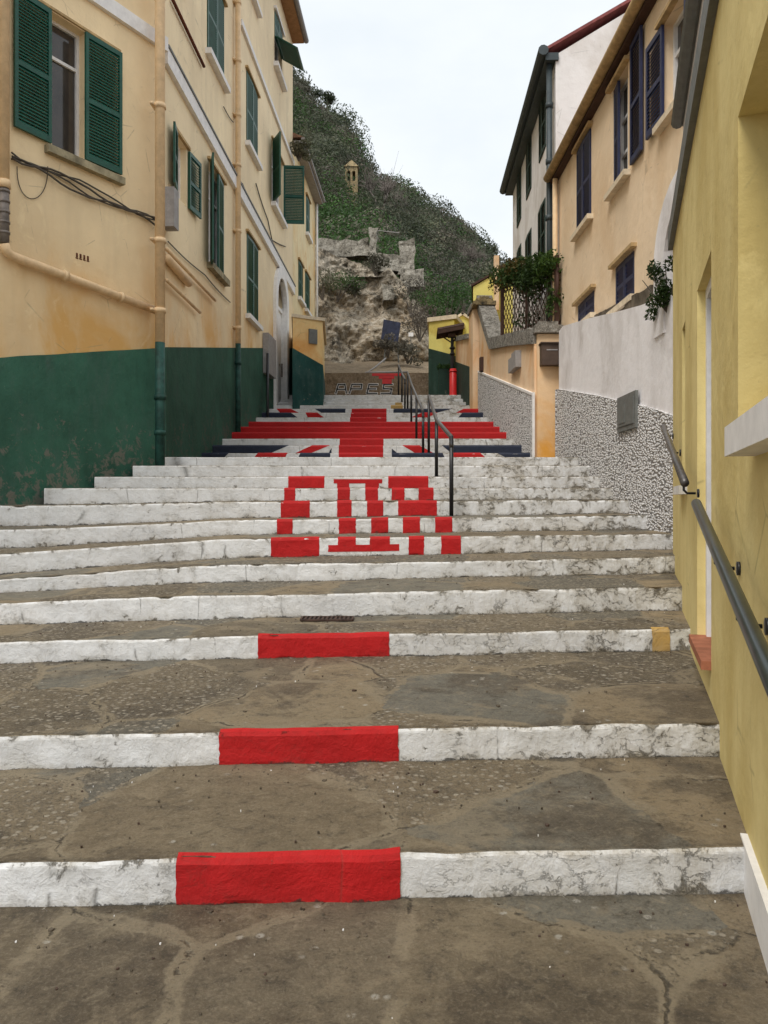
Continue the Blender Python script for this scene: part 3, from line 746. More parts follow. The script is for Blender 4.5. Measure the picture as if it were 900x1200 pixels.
for (p, q) in zip(arc2, arc2[1:]):
    mb.corners([F2.w(p[0],-.06,p[1]),F2.w(q[0],-.06,q[1]),F2.w(q[0],-.06,zAr+.05),F2.w(p[0],-.06,zAr+.05),F2.w(p[0],-.02,p[1]),F2.w(q[0],-.02,q[1]),F2.w(q[0],-.02,zAr+.05),F2.w(p[0],-.02,zAr+.05)])
mb.build('spandrel', 'white_trim', h2)
mb = MB(); mb.box(F2, sD1-.03, sD1+.002, -.27, .0, 1.5, zs+.05); mb.box(F2, sD0-.002, sD0+.03, -.27, .0, 1.5, zs+.05); mb.build('door_jamb', 'white_trim', h2)
mb = MB(); zf = F2.z_of(330, 364); mb.box(F2, sD0, sD1, -.18, -.10, 1.5, zf); mb.box(F2, sD0, sD1, -.17, -.06, zf, zf+.1)
for k in range(3): mb.box(F2, sD0+.12, sD1-.12, -.101, -.085, 2.0+k*1.0, 2.8+k*1.0)
dr = part(mb.build('door', 'white_trim', h2))
mb = MB(); mb.box(F2, sD0, sD1, -.29, -.25, zf+.1, zAr); mb.build('fanlight', 'glass', dr)
mb = MB(); a = F2.s_of(335, .1); z = F2.z_of(335, 432, .1); mb.box(F2, sD1-.06, sD1-.03, -.2, -.05, z-.2, z+.2); mb.build('letter_box', 'pipe_grey', dr)
# box and black pipe left of the door
mb = MB(); a0, a1 = F2.s_of(312, .1), F2.s_of(321, .1); mb.box(F2, a0, a1, .012, .16, F2.z_of(316, 440, .1), F2.z_of(316, 394, .1)); mb.build('meter_cupboard', 'grey_box', h2)
mb = MB(); a = F2.s_of(315, .2); mb.tube([F2.w(a,.17,F2.z_of(315,414,.2)), F2.w(a,.17,1.2)], .035, 8); mb.build('overflow_pipe', 'black_metal', h2, True)
# downpipes: the stout one at the corner between the two houses, a slimmer one further on
def downpipe(F, px, r, ztop, zcut, zlow, house, colls, low='pipe_green'):
    a = F.s_of(px, r+.04); o = r+.04; mb = MB()
    mb.tube([F.w(a,o,ztop), F.w(a,o,zcut)], r, 14)
    for z in colls:
        if z > zcut: mb.tube([F.w(a,o,z-.035), F.w(a,o,z+.035)], r*1.22, 14); mb.box(F, a-r*1.7, a+r*1.7, 0, .05, z-.02, z+.02)
    p = part(mb.build('drainpipe', 'pipe_cream', house, True))
    mb = MB(); mb.tube([F.w(a,o,zcut), F.w(a,o,zlow)], r*.99, 14)
    for z in colls:
        if z < zcut: mb.tube([F.w(a,o,z-.035), F.w(a,o,z+.035)], r*1.22, 14)
    mb.build('painted_foot', low, p, True)
downpipe(F2, 187.5, .075, 14.2, F2.z_of(190, 408), .1, h2, [F2.z_of(190, y) for y in (16, 141, 293, 372, 470, 510)])
downpipe(F2, 279, .06, 13.9, F2.z_of(280, 408), 1.1, h2, [F2.z_of(280, y) for y in (20, 86, 148, 205, 280, 390, 430)])
# short waste pipes and cables in the near bay
for (x0, y0_, x1_, y1_, r) in ((196, 302, 222, 332, .07), (196, 292, 253, 352, .03), (196, 328, 235, 366, .03)):
    mb = MB(); mb.tube([F2.w(F2.s_of(x0,.08),.07,F2.z_of(x0,y0_,.08)), F2.w(F2.s_of(x1_,.08),.07,F2.z_of(x1_,y1_,.08))], r, 10); mb.build('waste_pipe', 'pipe_cream', h2, True)
def cable_run(F, pts2, house, r=.011):
    mb = MB(); P = []
    for (a, b), (c, d) in zip(pts2, pts2[1:]):
        for k in range(8):
            f = k/8; px = a+(c-a)*f; py = b+(d-b)*f + 2*math.sin(f*math.pi)
            P.append(F.w(F.s_of(px,.03), .03, F.z_of(px, py, .03)))
    mb.tube(P, r, 5); mb.build('cable', 'cable', house, True)
cable_run(F2, [(197, 283), (240, 322), (274, 358)], h2); cable_run(F2, [(262, 125), (275, 145)], h2)
cable_run(F2, [(284, 215), (310, 275), (338, 290)], h2, .015); cable_run(F2, [(300, 215), (314, 258), (330, 330), (341, 325)], h2, .015)
# eaves and roof
mb = MB(); ov = .42
mb.box(F2, -.3, L2+.02, -.1, ov-.06, 14.6, 14.72); mb.build('soffit', 'brown_trim', h2)
mb = MB(); mb.tube([F2.w(-.3,ov,14.72), F2.w(L2+.1,ov,14.72)], .085, 10); mb.build('gutter', 'grey_box', h2, True)
mb = MB(); mb.poly([F2.w(-.35,ov+.05,14.80), F2.w(-.35,-4,17), F2.w(-.35,-8.3,14.8)], (F2.w(L2+.12,0,0)-F2.w(-.35,0,0))); mb.build('roof', 'roof_tile', h2)

# ================= LEFT: far lower house on the same line =================
F3 = Fr((-4.1525+.05*24.62, 24.62), (-4.1525+.05*29.7, 29.7)); L3 = F3.L
h3 = thing('house', 'narrow far house with small green shuttered windows and a blunt orange corner annex', 'house', (F3.p.x, F3.p.y, 2.4))
ws = [rect(F3, 349.5, 354.5, 352, 309, 352), rect(F3, 357.5, 362.5, 360, 323, 366), rect(F3, 358.5, 362.5, 360, 232, 276)]
wall_mb(F3, 0, L3, -2.3, 11.4, ws, 7).build('wall', 'cream_far', h3)
for w in ws: dress(F3, w, h3, 'green_paint', 'closed')
mb = MB(); mb.box(F3, 0, L3, -.1, .3, 11.4, 11.5); mb.tube([F3.w(0,.33,11.55), F3.w(L3+.1,.33,11.55)], .07, 8); mb.build('gutter', 'grey_box', h3)
mb = MB(); mb.poly([F3.w(0,.38,11.6), F3.w(0,-3.5,13.2), F3.w(0,-7.2,11.6)], F3.w(L3+.1,0,0)-F3.w(0,0,0)); mb.build('roof', 'roof_tile', h3)
mb = MB(); a = L3-.08; mb.tube([F3.w(a,.08,11.5), F3.w(a,.08,6.0)], .05, 8); mb.build('drainpipe', 'white_trim', h3, True)
# annex: a blunt corner block standing into the street
A = [(-2.53,21.3), (-1.745,21.8), (-1.95,25.2), (-2.93,24.7)]
FA = Fr(A[0], A[1])
def prism(pts, z0, z1, z1s=None):
    mb = MB(); n = len(pts); vs = [Vector((p[0],p[1],z0)) for p in pts] + [Vector((p[0],p[1],(z1s[i] if z1s else z1))) for i, p in enumerate(pts)]
    mb.add(vs, [tuple(reversed(range(n))), tuple(range(n, 2*n))] + [(i, (i+1) % n, n+(i+1) % n, n+i) for i in range(n)]); return mb
ptop = FA.z_of(360, 374)
an = part(prism([A[0], A[1], A[2], (-2.95,24.72)], -1, ptop).build('annex', 'annex', h3))
q = [(-2.56,21.25), (-1.68,21.78), (-1.88,25.25), (-2.95,24.75)]
prism(q, ptop+.001, ptop+.09).build('coping', 'cream_trim', an)
da = [(-2.535,21.275), (-1.73,21.785), (-1.93,25.22), (-2.955,24.73)]
prism(da, -1, 3, [FA.z_of(344, 408), FA.z_of(378, 428), 3.7, 3.9]).build('dado', 'dado3', an)
mb = MB(); mb.box(FA, FA.s_of(361.5), FA.s_of(371), .0, .05, FA.z_of(366, 403), FA.z_of(366, 386)); mb.build('wall_plaque', 'grey_trim', an)

# ================= RIGHT: yellow house =================
F4 = Fr((.4515+.316*7.5, 7.5), (.4515+.316*.2, .2)); L4 = F4.L
h4 = thing('house', 'mustard yellow house close on the right with deep window ledge, doorway and grey eaves', 'house', (F4.p.x, F4.p.y, -.8))
dwS = (F4.s_of(817), F4.s_of(833.5), F4.z_of(817, 745), F4.z_of(817, 341), .15)
opS = (F4.s_of(865), F4.s_of(865)+1.25, .27, F4.z_of(865, 137), .32)
slS = (F4.s_of(799.5), F4.s_of(803), F4.z_of(800, 566), F4.z_of(800, 385), .1)
wall_mb(F4, 0, L4, -2.3, 2.45, [dwS, opS, slS], 6).build('wall', 'yellow', h4)
mb = MB(); s0, s1, z0, z1 = dwS[:4]
mb.box(F4, s0, s0+.07, -.145, -.05, z0, z1); mb.box(F4, s1-.07, s1, -.145, -.05, z0, z1); mb.box(F4, s0+.07, s1-.07, -.145, -.05, z1-.07, z1)
d4 = part(mb.build('door', 'white_trim', h4))
mb = MB(); mb.box(F4, s0+.07, s1-.07, -.14, -.09, z0, z1-.07); mb.build('pane', 'glass', d4)
mb = MB(); mb.box(F4, s0+.001, s1-.001, -.148, .05, z0-.04, z0+.008); mb.build('doorstep', 'tile_red', d4)
wn = window(F4, opS[0], opS[1], opS[2], opS[3], h4, rev=.32, bars=1)
mb = MB(); mb.box(F4, F4.s_of(849,.10), opS[1]+.1, -.02, .10, F4.z_of(849,535,.1), F4.z_of(849,501,.1)); mb.build('ledge', 'white_trim', wn)
mb = MB(); mb.box(F4, slS[0], slS[1], -.10, -.06, slS[2], slS[3]); mb.build('slit_panel', 'interior', h4)  # dark back panel paints the shade within the narrow slit
mb = MB(); mb.box(F4, -.03, L4, -.02, .045, 2.44, 2.62); mb.build('cornice', 'grey_trim', h4)
mb = MB(); mb.box(F4, .03, L4, -.4, -.09, 2.60, 3.62); mb.build('parapet', 'whitewash', h4)
mb = MB(); mb.box(F4, .02, L4, -.4, -.05, 3.62, 3.74); mb.tube([F4.w(.02,-.04,3.66), F4.w(L4,-.04,3.66)], .06, 10); mb.build('gutter', 'grey_trim', h4)
mb = MB(); mb.poly([F4.w(-.1,-.1,3.745), F4.w(-.1,-3,4.6), F4.w(-.1,-6,3.745)], F4.w(L4,0,0)-F4.w(-.1,0,0)); mb.build('roof', 'roof_tile', h4)
mb = MB(); a0 = F4.s_of(876); mb.box(F4, a0, L4, 0, .025, -1.5, -1.25); mb.build('skirting', 'white_trim', h4)
# small white block at the far corner under the rail end
mb = MB(); a = F4.s_of(798, .12); mb.box(F4, F4.s_of(790.5,.05), F4.s_of(797,.05), 0, .06, F4.z_of(798,578,.1), F4.z_of(798,566,.1)); mb.build('corbel', 'white_trim', h4)
# wall handrails
def wall_rail(pa, pb, off, label, br, m='steel_rail', r=.024, ext=0):
    a, b = F4.s_of(pa[0], off), F4.s_of(pb[0], off)
    za, zb_ = F4.z_of(*pa, off), F4.z_of(*pb, off)
    if ext: k = ext/(b-a); b, zb_ = b+ext, zb_+(zb_-za)*k
    P0, P1 = F4.w(a, off, za), F4.w(b, off, zb_); d = (P1-P0).normalized()
    root = thing('handrail', label, 'handrail', P0)
    mb = MB(); mb.tube([P0, P0.lerp(P1,.33), P0.lerp(P1,.66), P1], r, 16); mb.build('rail', m, root, True)
    for f in br:
        s = a+(b-a)*f; z = za+(zb_-za)*f; mb = MB()
        mb.tube([F4.w(s,off,z-r), F4.w(s,off,z-r-.035), F4.w(s,off-.02,z-r-.055), F4.w(s,.02,z-r-.055)], .008, 8)
        mb.tube([F4.w(s,.012,z-r-.055), F4.w(s,.0,z-r-.055)], .028, 12); mb.build('bracket', 'black_metal', root, True)
wall_rail((777, 500), (802.5, 566), .09, 'short dark handrail near the far corner of the yellow wall', (.04, .4, .97), 'worn_rail', .026)
wall_rail((816, 590), (899, 782), .09, 'long dark green handrail on the yellow wall beside the lowest steps', (.3, .52, .9), 'steel_rail', .025, ext=.9)

# ================= RIGHT: pebble-dashed retaining wall =================
F5 = Fr((3.16+.35*.0, 14.0), (3.02, 7.4)); L5 = F5.L
def tz(px, py): return F5.z_of(px, py)
w5 = thing('retaining_wall', 'retaining wall, upper half smooth whitewash, lower half white pebbles, below the cream house', 'wall', (F5.p.x, F5.p.y, .8))
mb = MB()
pk = [(655,388),(660,382),(690,373),(720,366),(750,358),(772,350),(789,345),(800,343)]
for (a, b), (c, d) in zip(pk, pk[1:]):
    sa, sb = max(0, F5.s_of(a)), min(L5, F5.s_of(c)); mb.box(F5, sa, sb, -.28, 0, -2, F5.z_of(a, b), 0, None, F5.z_of(c, d))
mb.build('wall', 'whitewash', w5)
mb = MB(); bd = [(655,456),(675,459),(700,463),(725,469),(750,474),(775,481),(800,490)]
mb2 = MB()
for (a, b), (c, d) in zip(bd, bd[1:]):
    sa, sb = max(0, F5.s_of(a)), min(L5, F5.s_of(c)); mb.box(F5, sa, sb, -.01, .035, -1.9, F5.z_of(a, b), 0, None, F5.z_of(c, d))
mb.box(F5, -.03, -.002, -.2, .035, .3, 2.0)
mb.build('pebble_facing', 'pebble', w5)
mb = MB(); s0, s1 = F5.s_of(729), F5.s_of(751)
z0, z1 = F5.z_of(740, 504), F5.z_of(740, 462); mb.box(F5, s0, s1, .03, .065, z0, z1)
mb.box(F5, s0+.06, s1-.06, .06, .075, z0+.06, z1-.06); mb.box(F5, s0+.12, s1-.4, .07, .082, z0+.1, z1-.1)
mb.build('hatch', 'grey_trim', w5)
mb = MB()
for k in range(26):
    s = k*L5/26; s2 = s+L5/26; z = 3.0-(s/L5)*.72
    mb.box(F5, s, s2, -.75, -.2+.05*fn(k*.9,3), z-.6, z+.10+.07*fn(k*.7,1), 0, None, z+.10+.07*fn((k+1)*.7,1)-.02)
o = struct(mb.build('soil_bed', 'soil'))

# ================= RIGHT: cream house with navy shutters =================
F6 = Fr((3.35, 14.75), (3.35, 4.5)); L6 = F6.L
h6 = thing('house', 'cream house with navy blue shutters above the whitewashed retaining wall', 'house', (F6.p.x, F6.p.y, 1))
def rect6(a, b, ym, yt, yb): return F6.s_of(a), F6.s_of(b), F6.z_of(ym, yb), F6.z_of(ym, yt)
c1 = rect6(676.5, 693, 685, 163, 264); c2 = rect6(718, 736, 727, 90, 214); c3 = rect6(778, 806, 785, 18, 136)
l1 = rect6(721, 743.5, 732, 303, 356); l2 = rect6(677, 696.5, 687, 348, 376)
c4 = (c3[1]+1.6, c3[1]+2.6, c3[2], c3[3])
wall_mb(F6, 0, L6, -1.5, 6.25, [c1, c2, c3, l1, l2, c4], 6).build('wall', 'cream_right', h6)
def win6(w, **k): return window(F6, *w, h6, sill=(.10,.08,'cream_trim'), hood=(.08,.05,'hood'), bars=2, **k)
win6(c1); leaf(F6, c1[0]+.01, 0, c1[2]+.02, c1[3]-.02, (c1[1]-c1[0])/2-.01, 1, 2, 'blue_paint', h6); leaf(F6, c1[1]-.01, 0, c1[2]+.02, c1[3]-.02, (c1[1]-c1[0])/2-.01, -1, 2, 'blue_paint', h6)
win6(c2); leaf(F6, c2[0]+.01, -.03, c2[2]+.02, c2[3]-.02, .30, 1, 6, 'blue_paint', h6); leaf(F6, F6.s_of(737.5,.05), .03, c2[2]+.0, c2[3]+.1, F6.s_of(751.5,.05)-F6.s_of(737.5,.05), -1, 178, 'blue_paint', h6)
win6(c3); leaf(F6, F6.s_of(775,.05), .03, c3[2]+.02, c3[3]-.02, F6.s_of(775,.05)-F6.s_of(757.5,.05), 1, 178, 'blue_paint', h6); leaf(F6, c3[1], .03, c3[2]+.02, c3[3]-.02, .5, -1, 178, 'blue_paint', h6)
win6(c4)
for w in (l1, l2):
    win6(w)
    leaf(F6, w[0]+.01, -.02, w[2]+.02, w[3]-.02, (w[1]-w[0])/2-.01, 1, 1, 'blue_paint', h6); leaf(F6, w[1]-.01, -.02, w[2]+.02, w[3]-.02, (w[1]-w[0])/2-.01, -1, 1, 'blue_paint', h6)
mb = MB(); mb.box(F6, -.15, L6, -.1, .12, 6.12, 6.2); mb.build('soffit', 'wood_dark', h6)
for k in range(26):
    pass
mb = MB()
mb = MB(); mb.tube([F6.w(-.2,.17,6.24), F6.w(L6,.17,6.24)], .08, 12); gt = mb.build('gutter', 'hood', h6, True)
mb = MB(); mb.poly([F6.w(-.2,.18,6.3), F6.w(-.2,-3,7.2), F6.w(-.2,-6.3,6.3)], F6.w(L6,0,0)-F6.w(-.2,0,0)); mb.build('roof', 'roof_tile', h6)
mb = MB(); a = F6.s_of(657,.1)-.02; mb.tube([F6.w(.12,.09,6.1), F6.w(.12,.09,2.8)], .05, 10); mb.build('drainpipe', 'pipe_cream', h6, True)
mb = MB(); mb.tube([F6.w(.32,.09,4.35), F6.w(.32,.09,3.7)], .03, 8); mb.build('vent_pipe', 'wood_dark', h6, True)
# white arched porch stub between cream house and yellow house
mb = MB(); cy = 8.1; X0, X1 = 3.02, 3.36
def arcp(r, c, z, n=14): return [(c+r*math.cos(math.pi*k/n), z+r*math.sin(math.pi*k/n)) for k in range(n+1)]
ins = arcp(.55, 7.75, 2.55); ins = [(ins[0][0],1.8)]+ins+[(ins[-1][0],1.8)]; outs = arcp(.86, 7.75, 2.55); outs = [(outs[0][0],1.8)]+outs+[(outs[-1][0],1.8)]
for (p, q), (c, d) in zip(zip(ins, ins[1:]), zip(outs, outs[1:])):
    mb.corners([(X0,p[0],p[1]),(X0,q[0],q[1]),(X0,d[0],d[1]),(X0,c[0],c[1]),(X1,p[0],p[1]),(X1,q[0],q[1]),(X1,d[0],d[1]),(X1,c[0],c[1])])
mb.build('porch_arch', 'whitewash', h6)

# ================= RIGHT: white gabled house =================
F7 = Fr((3.33, 14.9), (3.33+.04*6.5, 21.4), True); L7 = F7.L
h7 = thing('house', 'white gable ended house behind the cream one with dark gutter and louvred shutters', 'house', (3.33, 14.9, 1))
def rect7(a, b, yt, yb): m = (a+b)/2; s = sorted((F7.s_of(a), F7.s_of(b))); return s[0], s[1], F7.z_of(m, yb), F7.z_of(m, yt)
w7 = [rect7(632, 640, 112, 182), rect7(617, 623, 162, 228), rect7(606, 611, 202, 262), rect7(631, 639.5, 240, 312), rect7(616, 623, 274, 330), rect7(606, 611, 290, 340)]
FZ = 8.62
mb = wall_mb(F7, 0, L7, -1.5, FZ, w7, 6.5); mb.poly([F7.w(0,0,FZ), F7.w(0,-3.4,FZ+2.0), F7.w(0,-6.5,FZ)], F7.w(L7,0,0)-F7.w(0,0,0))
mb.build('wall', 'white_house', h7)
for w in w7: dress(F7, w, h7, 'dkgreen', 'closed', sill=None, hood=False)
mb = MB(); mb.tube([F7.w(-.1,.25,FZ+.05), F7.w(L7+.2,.25,FZ+.05)], .10, 10); mb.box(F7, -.05, L7+.1, -.05, .2, FZ-.12, FZ+.02); mb.build('gutter', 'gutter', h7)
mb = MB(); th = Vector((0,0,.12))
for sA, sB in ((-.03, L7+.15),):
    mb.corners([F7.w(sA,.3,FZ+.02),F7.w(sB,.3,FZ+.02),F7.w(sB,-3.4,FZ+2.1),F7.w(sA,-3.4,FZ+2.1),F7.w(sA,.3,FZ+.08),F7.w(sB,.3,FZ+.08),F7.w(sB,-3.4,FZ+2.17),F7.w(sA,-3.4,FZ+2.17)])
    mb.corners([F7.w(sA,-3.4,FZ+2.1),F7.w(sB,-3.4,FZ+2.1),F7.w(sB,-6.8,FZ+.02),F7.w(sA,-6.8,FZ+.02),F7.w(sA,-3.4,FZ+2.17),F7.w(sB,-3.4,FZ+2.17),F7.w(sB,-6.8,FZ+.08),F7.w(sA,-6.8,FZ+.08)])
mb.build('roof', 'roof_red', h7)
mb = MB(); mb.tube([F7.w(.12,.10,FZ), F7.w(.12,.10,2.5)], .06, 10)
for z in (7.7, 6.6, 5.5, 4.6): mb.tube([F7.w(.12,.10,z-.05), F7.w(.12,.10,z+.05)], .075, 10)
mb.build('drainpipe', 'gutter', h7, True)

# ================= RIGHT: garden wall with pillar =================
F8 = Fr((2.78, 14.2), (2.56, 20.7), True); L8 = F8.L
w8 = thing('garden_wall', 'peach garden wall with dark rough coping stepping up and a white pebble base', 'wall', (2.78, 14.2, .8))
tp = [(626,396),(600,399),(576,404),(570,385),(563,362),(559,361)]
mb = MB(); cp = MB()
S = [(max(0, F8.s_of(a)), F8.z_of(a, b)) for a, b in tp]; S[-1] = (L8, S[-1][1]+.1)
for (a, za_), (b, zb2) in zip(S, S[1:]):
    mb.box(F8, a, b, -.3, 0, -1.5, za_-.1, 0, None, zb2-.1)
for k in range(len(S)-1):
    (a, za_), (b, zb2) = S[k], S[k+1]; n = 7
    for j in range(n):
        f0, f1 = j/n, (j+1)/n; w0, w1 = .07*fn(k*3+f0*4, 1), .07*fn(k*3+f1*4, 1)
        cp.box(F8, a+(b-a)*f0, a+(b-a)*f1, -.36, .07+.03*fn(j, k), za_+(zb2-za_)*f0-.11, za_+(zb2-za_)*f0+.16+w0, 0, za_+(zb2-za_)*f1-.11, za_+(zb2-za_)*f1+.16+w1)
mb.build('wall', 'peach', w8); cp.build('coping', 'coping', w8)
mb = MB(); z0a, z0b = F8.z_of(610, 527-78), F8.z_of(563, 435)
mb.box(F8, .02, L8-.02, 0, .035, -1.4, F8.z_of(625, 464)-.0, 0, None, z0b); mb.build('pebble_facing', 'pebble2', w8)
mb = MB(); zA_ = F8.z_of(625, 464); mb.box(F8, .02, L8-.02, 0, .045, zA_, zA_+.05, 0, z0b, z0b+.05); mb.box(F8, -.04, .02, -.0, .045, 0, zA_+.05); mb.build('white_edging', 'white_trim', w8)
mb = MB(); mb.box(W, 2.82, 3.25, 14.12, 14.5, -1, 3.04); mb.box(W, 3.25, 3.38, 14.2, 14.5, -1, 1.95); pl = mb.build('pillar', 'peach_pillar', w8)
mb = MB(); mb.obox((3.02,14.3,3.12),(.26,0,0),(0,.26,0),(0,0,.07)); mb.obox((3.02,14.3,3.22),(.18,0,0),(0,.2,0),(0,0,.05)); mb.build('pillar_cap', 'coping', w8)
mb = MB(); s0 = F8.s_of(611); s1 = F8.s_of(601); mb.box(F8, s0, (s0+s1)/2, 0, .12, F8.z_of(607, 433), F8.z_of(607, 414)); mb.box(F8, (s0+s1)/2+.02, s1, 0, .10, F8.z_of(603, 436), F8.z_of(603, 420)); tag(mb.build('meter_box', 'grey_box'), 'pair of small grey meter boxes fixed to the peach garden wall', 'meter box')
mb = MB(); s0 = F8.s_of(566); mb.box(F8, s0-.1, s0+.12, 0, .08, F8.z_of(565, 436), F8.z_of(565, 420)); tag(mb.build('cable_box', 'wood_dark'), 'small dark cable box on the garden wall above the pebble base', 'cable box')
m8 = thing('mailbox', 'dark brown metal mailbox hung on the front of the peach pillar', 'mailbox', (3.08, 14.1, 2.5))
mb = MB(); mb.box(W, 2.86, 3.24, 13.93, 14.115, 2.44, 2.82); mb.box(W, 2.84, 3.26, 13.90, 14.118, 2.825, 2.85); mb.build('box_body', 'box_brown', m8)
mb = MB(); mb.box(W, 2.95, 3.15, 13.922, 13.932, 2.70, 2.72); mb.build('slot', 'grey_box', m8)
g8 = thing('garden_gate', 'dark narrow gate between the peach pillar and the whitewashed wall', 'gate', (3.3, 14.6, .7))
mb = MB()
for k in range(5): mb.box(W, 3.27+k*.035, 3.285+k*.035, 14.55, 14.57, 1.9, 3.5)
mb.box(W, 3.25, 3.44, 14.545, 14.575, 2.1, 2.15); mb.box(W, 3.25, 3.44, 14.545, 14.575, 3.3, 3.35); mb.box(W, 3.24, 3.45, 14.6, 14.62, 1.9, 3.4); mb.build('gate_leaf', 'wood_dark', g8)

# trellis and climber on the terrace behind the garden wall
PT0, PT1 = (2.72, 17.7), (3.26, 14.45); FT = Fr(PT0, PT1)
LT = FT.L; tz0, tz1 = 3.15, 4.75
FTz = lambda s: (3.75+(3.12-3.75)*s/LT, 5.35+(4.55-5.35)*s/LT)
tr = thing('trellis', 'diagonal wooden lattice trellis standing on the garden wall', 'trellis', (PT0[0], PT0[1], 3.6))
for s in (0, LT/2, LT-.05):
    a, b = FTz(s); MB().box(FT, s, s+.07, -.03, .04, a-.5, b+.03).build('post', 'wood_dark', tr)
mb = MB(); sp_ = .2
def lat(sgn, oo):
    k = -20
    for k in range(-16, 32):
        # line z = z0 + sgn*(s - k*sp)
        pts = []
        for j in range(60):
            s = LT*j/59; a, b = FTz(s); z = a + sgn*(s-k*sp_)*1.05 + (0 if sgn > 0 else 0)
            if a <= z <= b: pts.append((s, z))
        if len(pts) > 2:
            (s0, z0), (s1, z1) = pts[0], pts[-1]
            A_, B_ = FT.w(s0, oo, z0), FT.w(s1, oo, z1); c = (A_+B_)/2; ax = (B_-A_)/2; nv = Vector((FT.n.x, FT.n.y, 0)); ay = ax.normalized().cross(nv)*.013
            mb.obox(c, ax, ay, nv*.004)
lat(1, .01); lat(-1, .0); mb.build('lattice', 'wood_dark', tr)

def leaves(mb, c, rad, n, size, m=0, flat=1.0, shell=.55, rnd=random, out=.8):
    """leaf-sized double triangles scattered through an ellipsoid"""
    for _ in range(n):
        while True:
            p = Vector((rnd.uniform(-1,1), rnd.uniform(-1,1), rnd.uniform(-1,1)))
            if .05 < p.length < 1: break
        p = p.normalized()*(p.length**shell)
        q = Vector((c[0]+p.x*rad[0], c[1]+p.y*rad[1], c[2]+p.z*rad[2]))
        a = (p.normalized()*out + Vector((rnd.gauss(0,1), rnd.gauss(0,1), rnd.gauss(0,1)*flat))).normalized(); b = a.orthogonal().normalized()
        b.rotate(__import__('mathutils').Quaternion(a, rnd.uniform(0, 6.28)))
        s = size*rnd.uniform(.6, 1.4)
        cc = a.cross(b)
        k = len(mb.v); mb.v += [q-b*s, q+cc*s*.45+a*s*.1, q+b*s, q-cc*s*.45+a*s*.1]; mb.f.append((k,k+1,k+2,k+3)); mb.mi.append(m)
cl = thing('climbing_plant', 'dense green climber covering the top and right of the lattice trellis', 'climber', (2.9, 16, 3.2))
mb = MB(); rs = random.Random(3)
for k in range(130):
    s = rs.uniform(-.15, LT+.02); a, b = FTz(max(0,s)); f = rs.random()
    dense = .35+.65*(s/LT)
    t = 1-abs(rs.gauss(0, .22)) if rs.random() > .45*dense else rs.uniform(.1, 1)
    if s < LT*.42 and t < .74: continue
    if t < .62 and rs.random() < .6: continue
    c = FT.w(s, rs.uniform(-.08,.16), a+(b-a)*min(1.02,t)); mm = 1 if (s < LT*.5 and rs.random() < .35) else 0
    leaves(mb, c, (.17,.22,.17), 60, .042, mm, rnd=rs)
mb.build('foliage', ['leaf_vine','leaf_rust'], cl)
mb = MB()
for k in range(9):
    s = LT*(.3+.08*k); a, b = FTz(s); pts = [FT.w(s+.05*math.sin(j*1.3+k), .03, a-.3+(b-a+.2)*j/8) for j in range(9)]; mb.tube(pts, .012, 5)
mb.build('stem', 'bark', cl, True)

# ================= RIGHT: upper wall and far yellow buildings =================
F9 = Fr((2.40, 20.75), (2.37, 25.4), True); L9 = F9.L
w9 = thing('garden_wall', 'low peach wall with dark green base beside the top steps on the right', 'wall', (2.4, 20.75, 2.4))
mb = MB(); mb.box(F9, 0, .9, -.3, 0, -1, 5.15); mb.box(F9, .9, L9, -.3, 0, -1, F9.z_of(550, 396), 0, None, F9.z_of(536, 396)); mb.build('wall', 'peach', w9)
mb = MB(); mb.box(F9, -.0, .9, -.34, .05, 5.15, 5.3); mb.box(F9, .9, L9, -.34, .05, F9.z_of(550, 396)+.002, F9.z_of(550, 390), 0, F9.z_of(536,396)+.002, F9.z_of(536,390)); mb.build('coping', 'coping', w9)
mb = MB(); mb.box(F9, .75, L9, 0, .02, -1, F9.z_of(550, 430), 0, None, F9.z_of(535, 422)); mb.build('dado', 'dado4', w9)
F10 = Fr((1.53, 26.2), (2.4, 25.2)); 
h10 = thing('outbuilding', 'small bright yellow building with dark green base at the top of the stairs', 'building', (1.6, 26, 3))
bp = [(1.53,26.2), (2.35,25.75), (3.3,29), (1.9,30)]
def yat(px, y): return (HZ-y)*26/F_PX
prism(bp, 1.5, yat(0, 376)).build('wall', 'yellow_far', h10)
prism([(1.47,26.15), (2.42,25.66), (3.4,29), (1.8,30.1)], yat(0,376)+.002, yat(0,371)).build('coping', 'cream_trim', h10)
prism([(1.515,26.18), (2.36,25.73), (3.3,29.02), (1.88,30.02)], 1.4, 4, [yat(0,407), yat(0,418), yat(0,418), yat(0,407)]).build('dado', 'dado4', h10)
h11 = thing('shed', 'little yellow gabled shed behind the low peach wall with coping', 'shed', (2.6, 27, 4))
mb = MB(); mb.poly([(2.35,27.2,3), (3.2,27.2,3), (3.2,27.2,6.25), (2.78,27.2,6.5), (2.35,27.2,6.25)], (0,2.0,0)); mb.build('wall', 'yellow_far', h11)
mb = MB(); mb.obox((2.55,28.2,6.42),(.26,0,.16),(0,1.1,0),(-.02,0,.035)); mb.obox((3.0,28.2,6.42),(.26,0,-.16),(0,1.1,0),(.02,0,.035)); mb.build('roof', 'cream_trim', h11)
h12 = thing('house', 'tall yellow house half hidden behind the trellis, sloping brown roof edge', 'house', (2.9, 22, 4))
def P(px, py, d): return Vector(((px-450)*d/F_PX, d, (HZ-py)*d/F_PX))
D12 = 23.0
a = P(554.5, 336, D12); b = P(583, 319, D12); b2 = P(660, 275, D12)
mb = MB(); mb.poly([(a.x,D12,2), (b2.x,D12,2), (b2.x,D12,b2.z), (a.x,D12,a.z)], (.66,5,0)); mb.build('wall', 'yellow_far', h12)
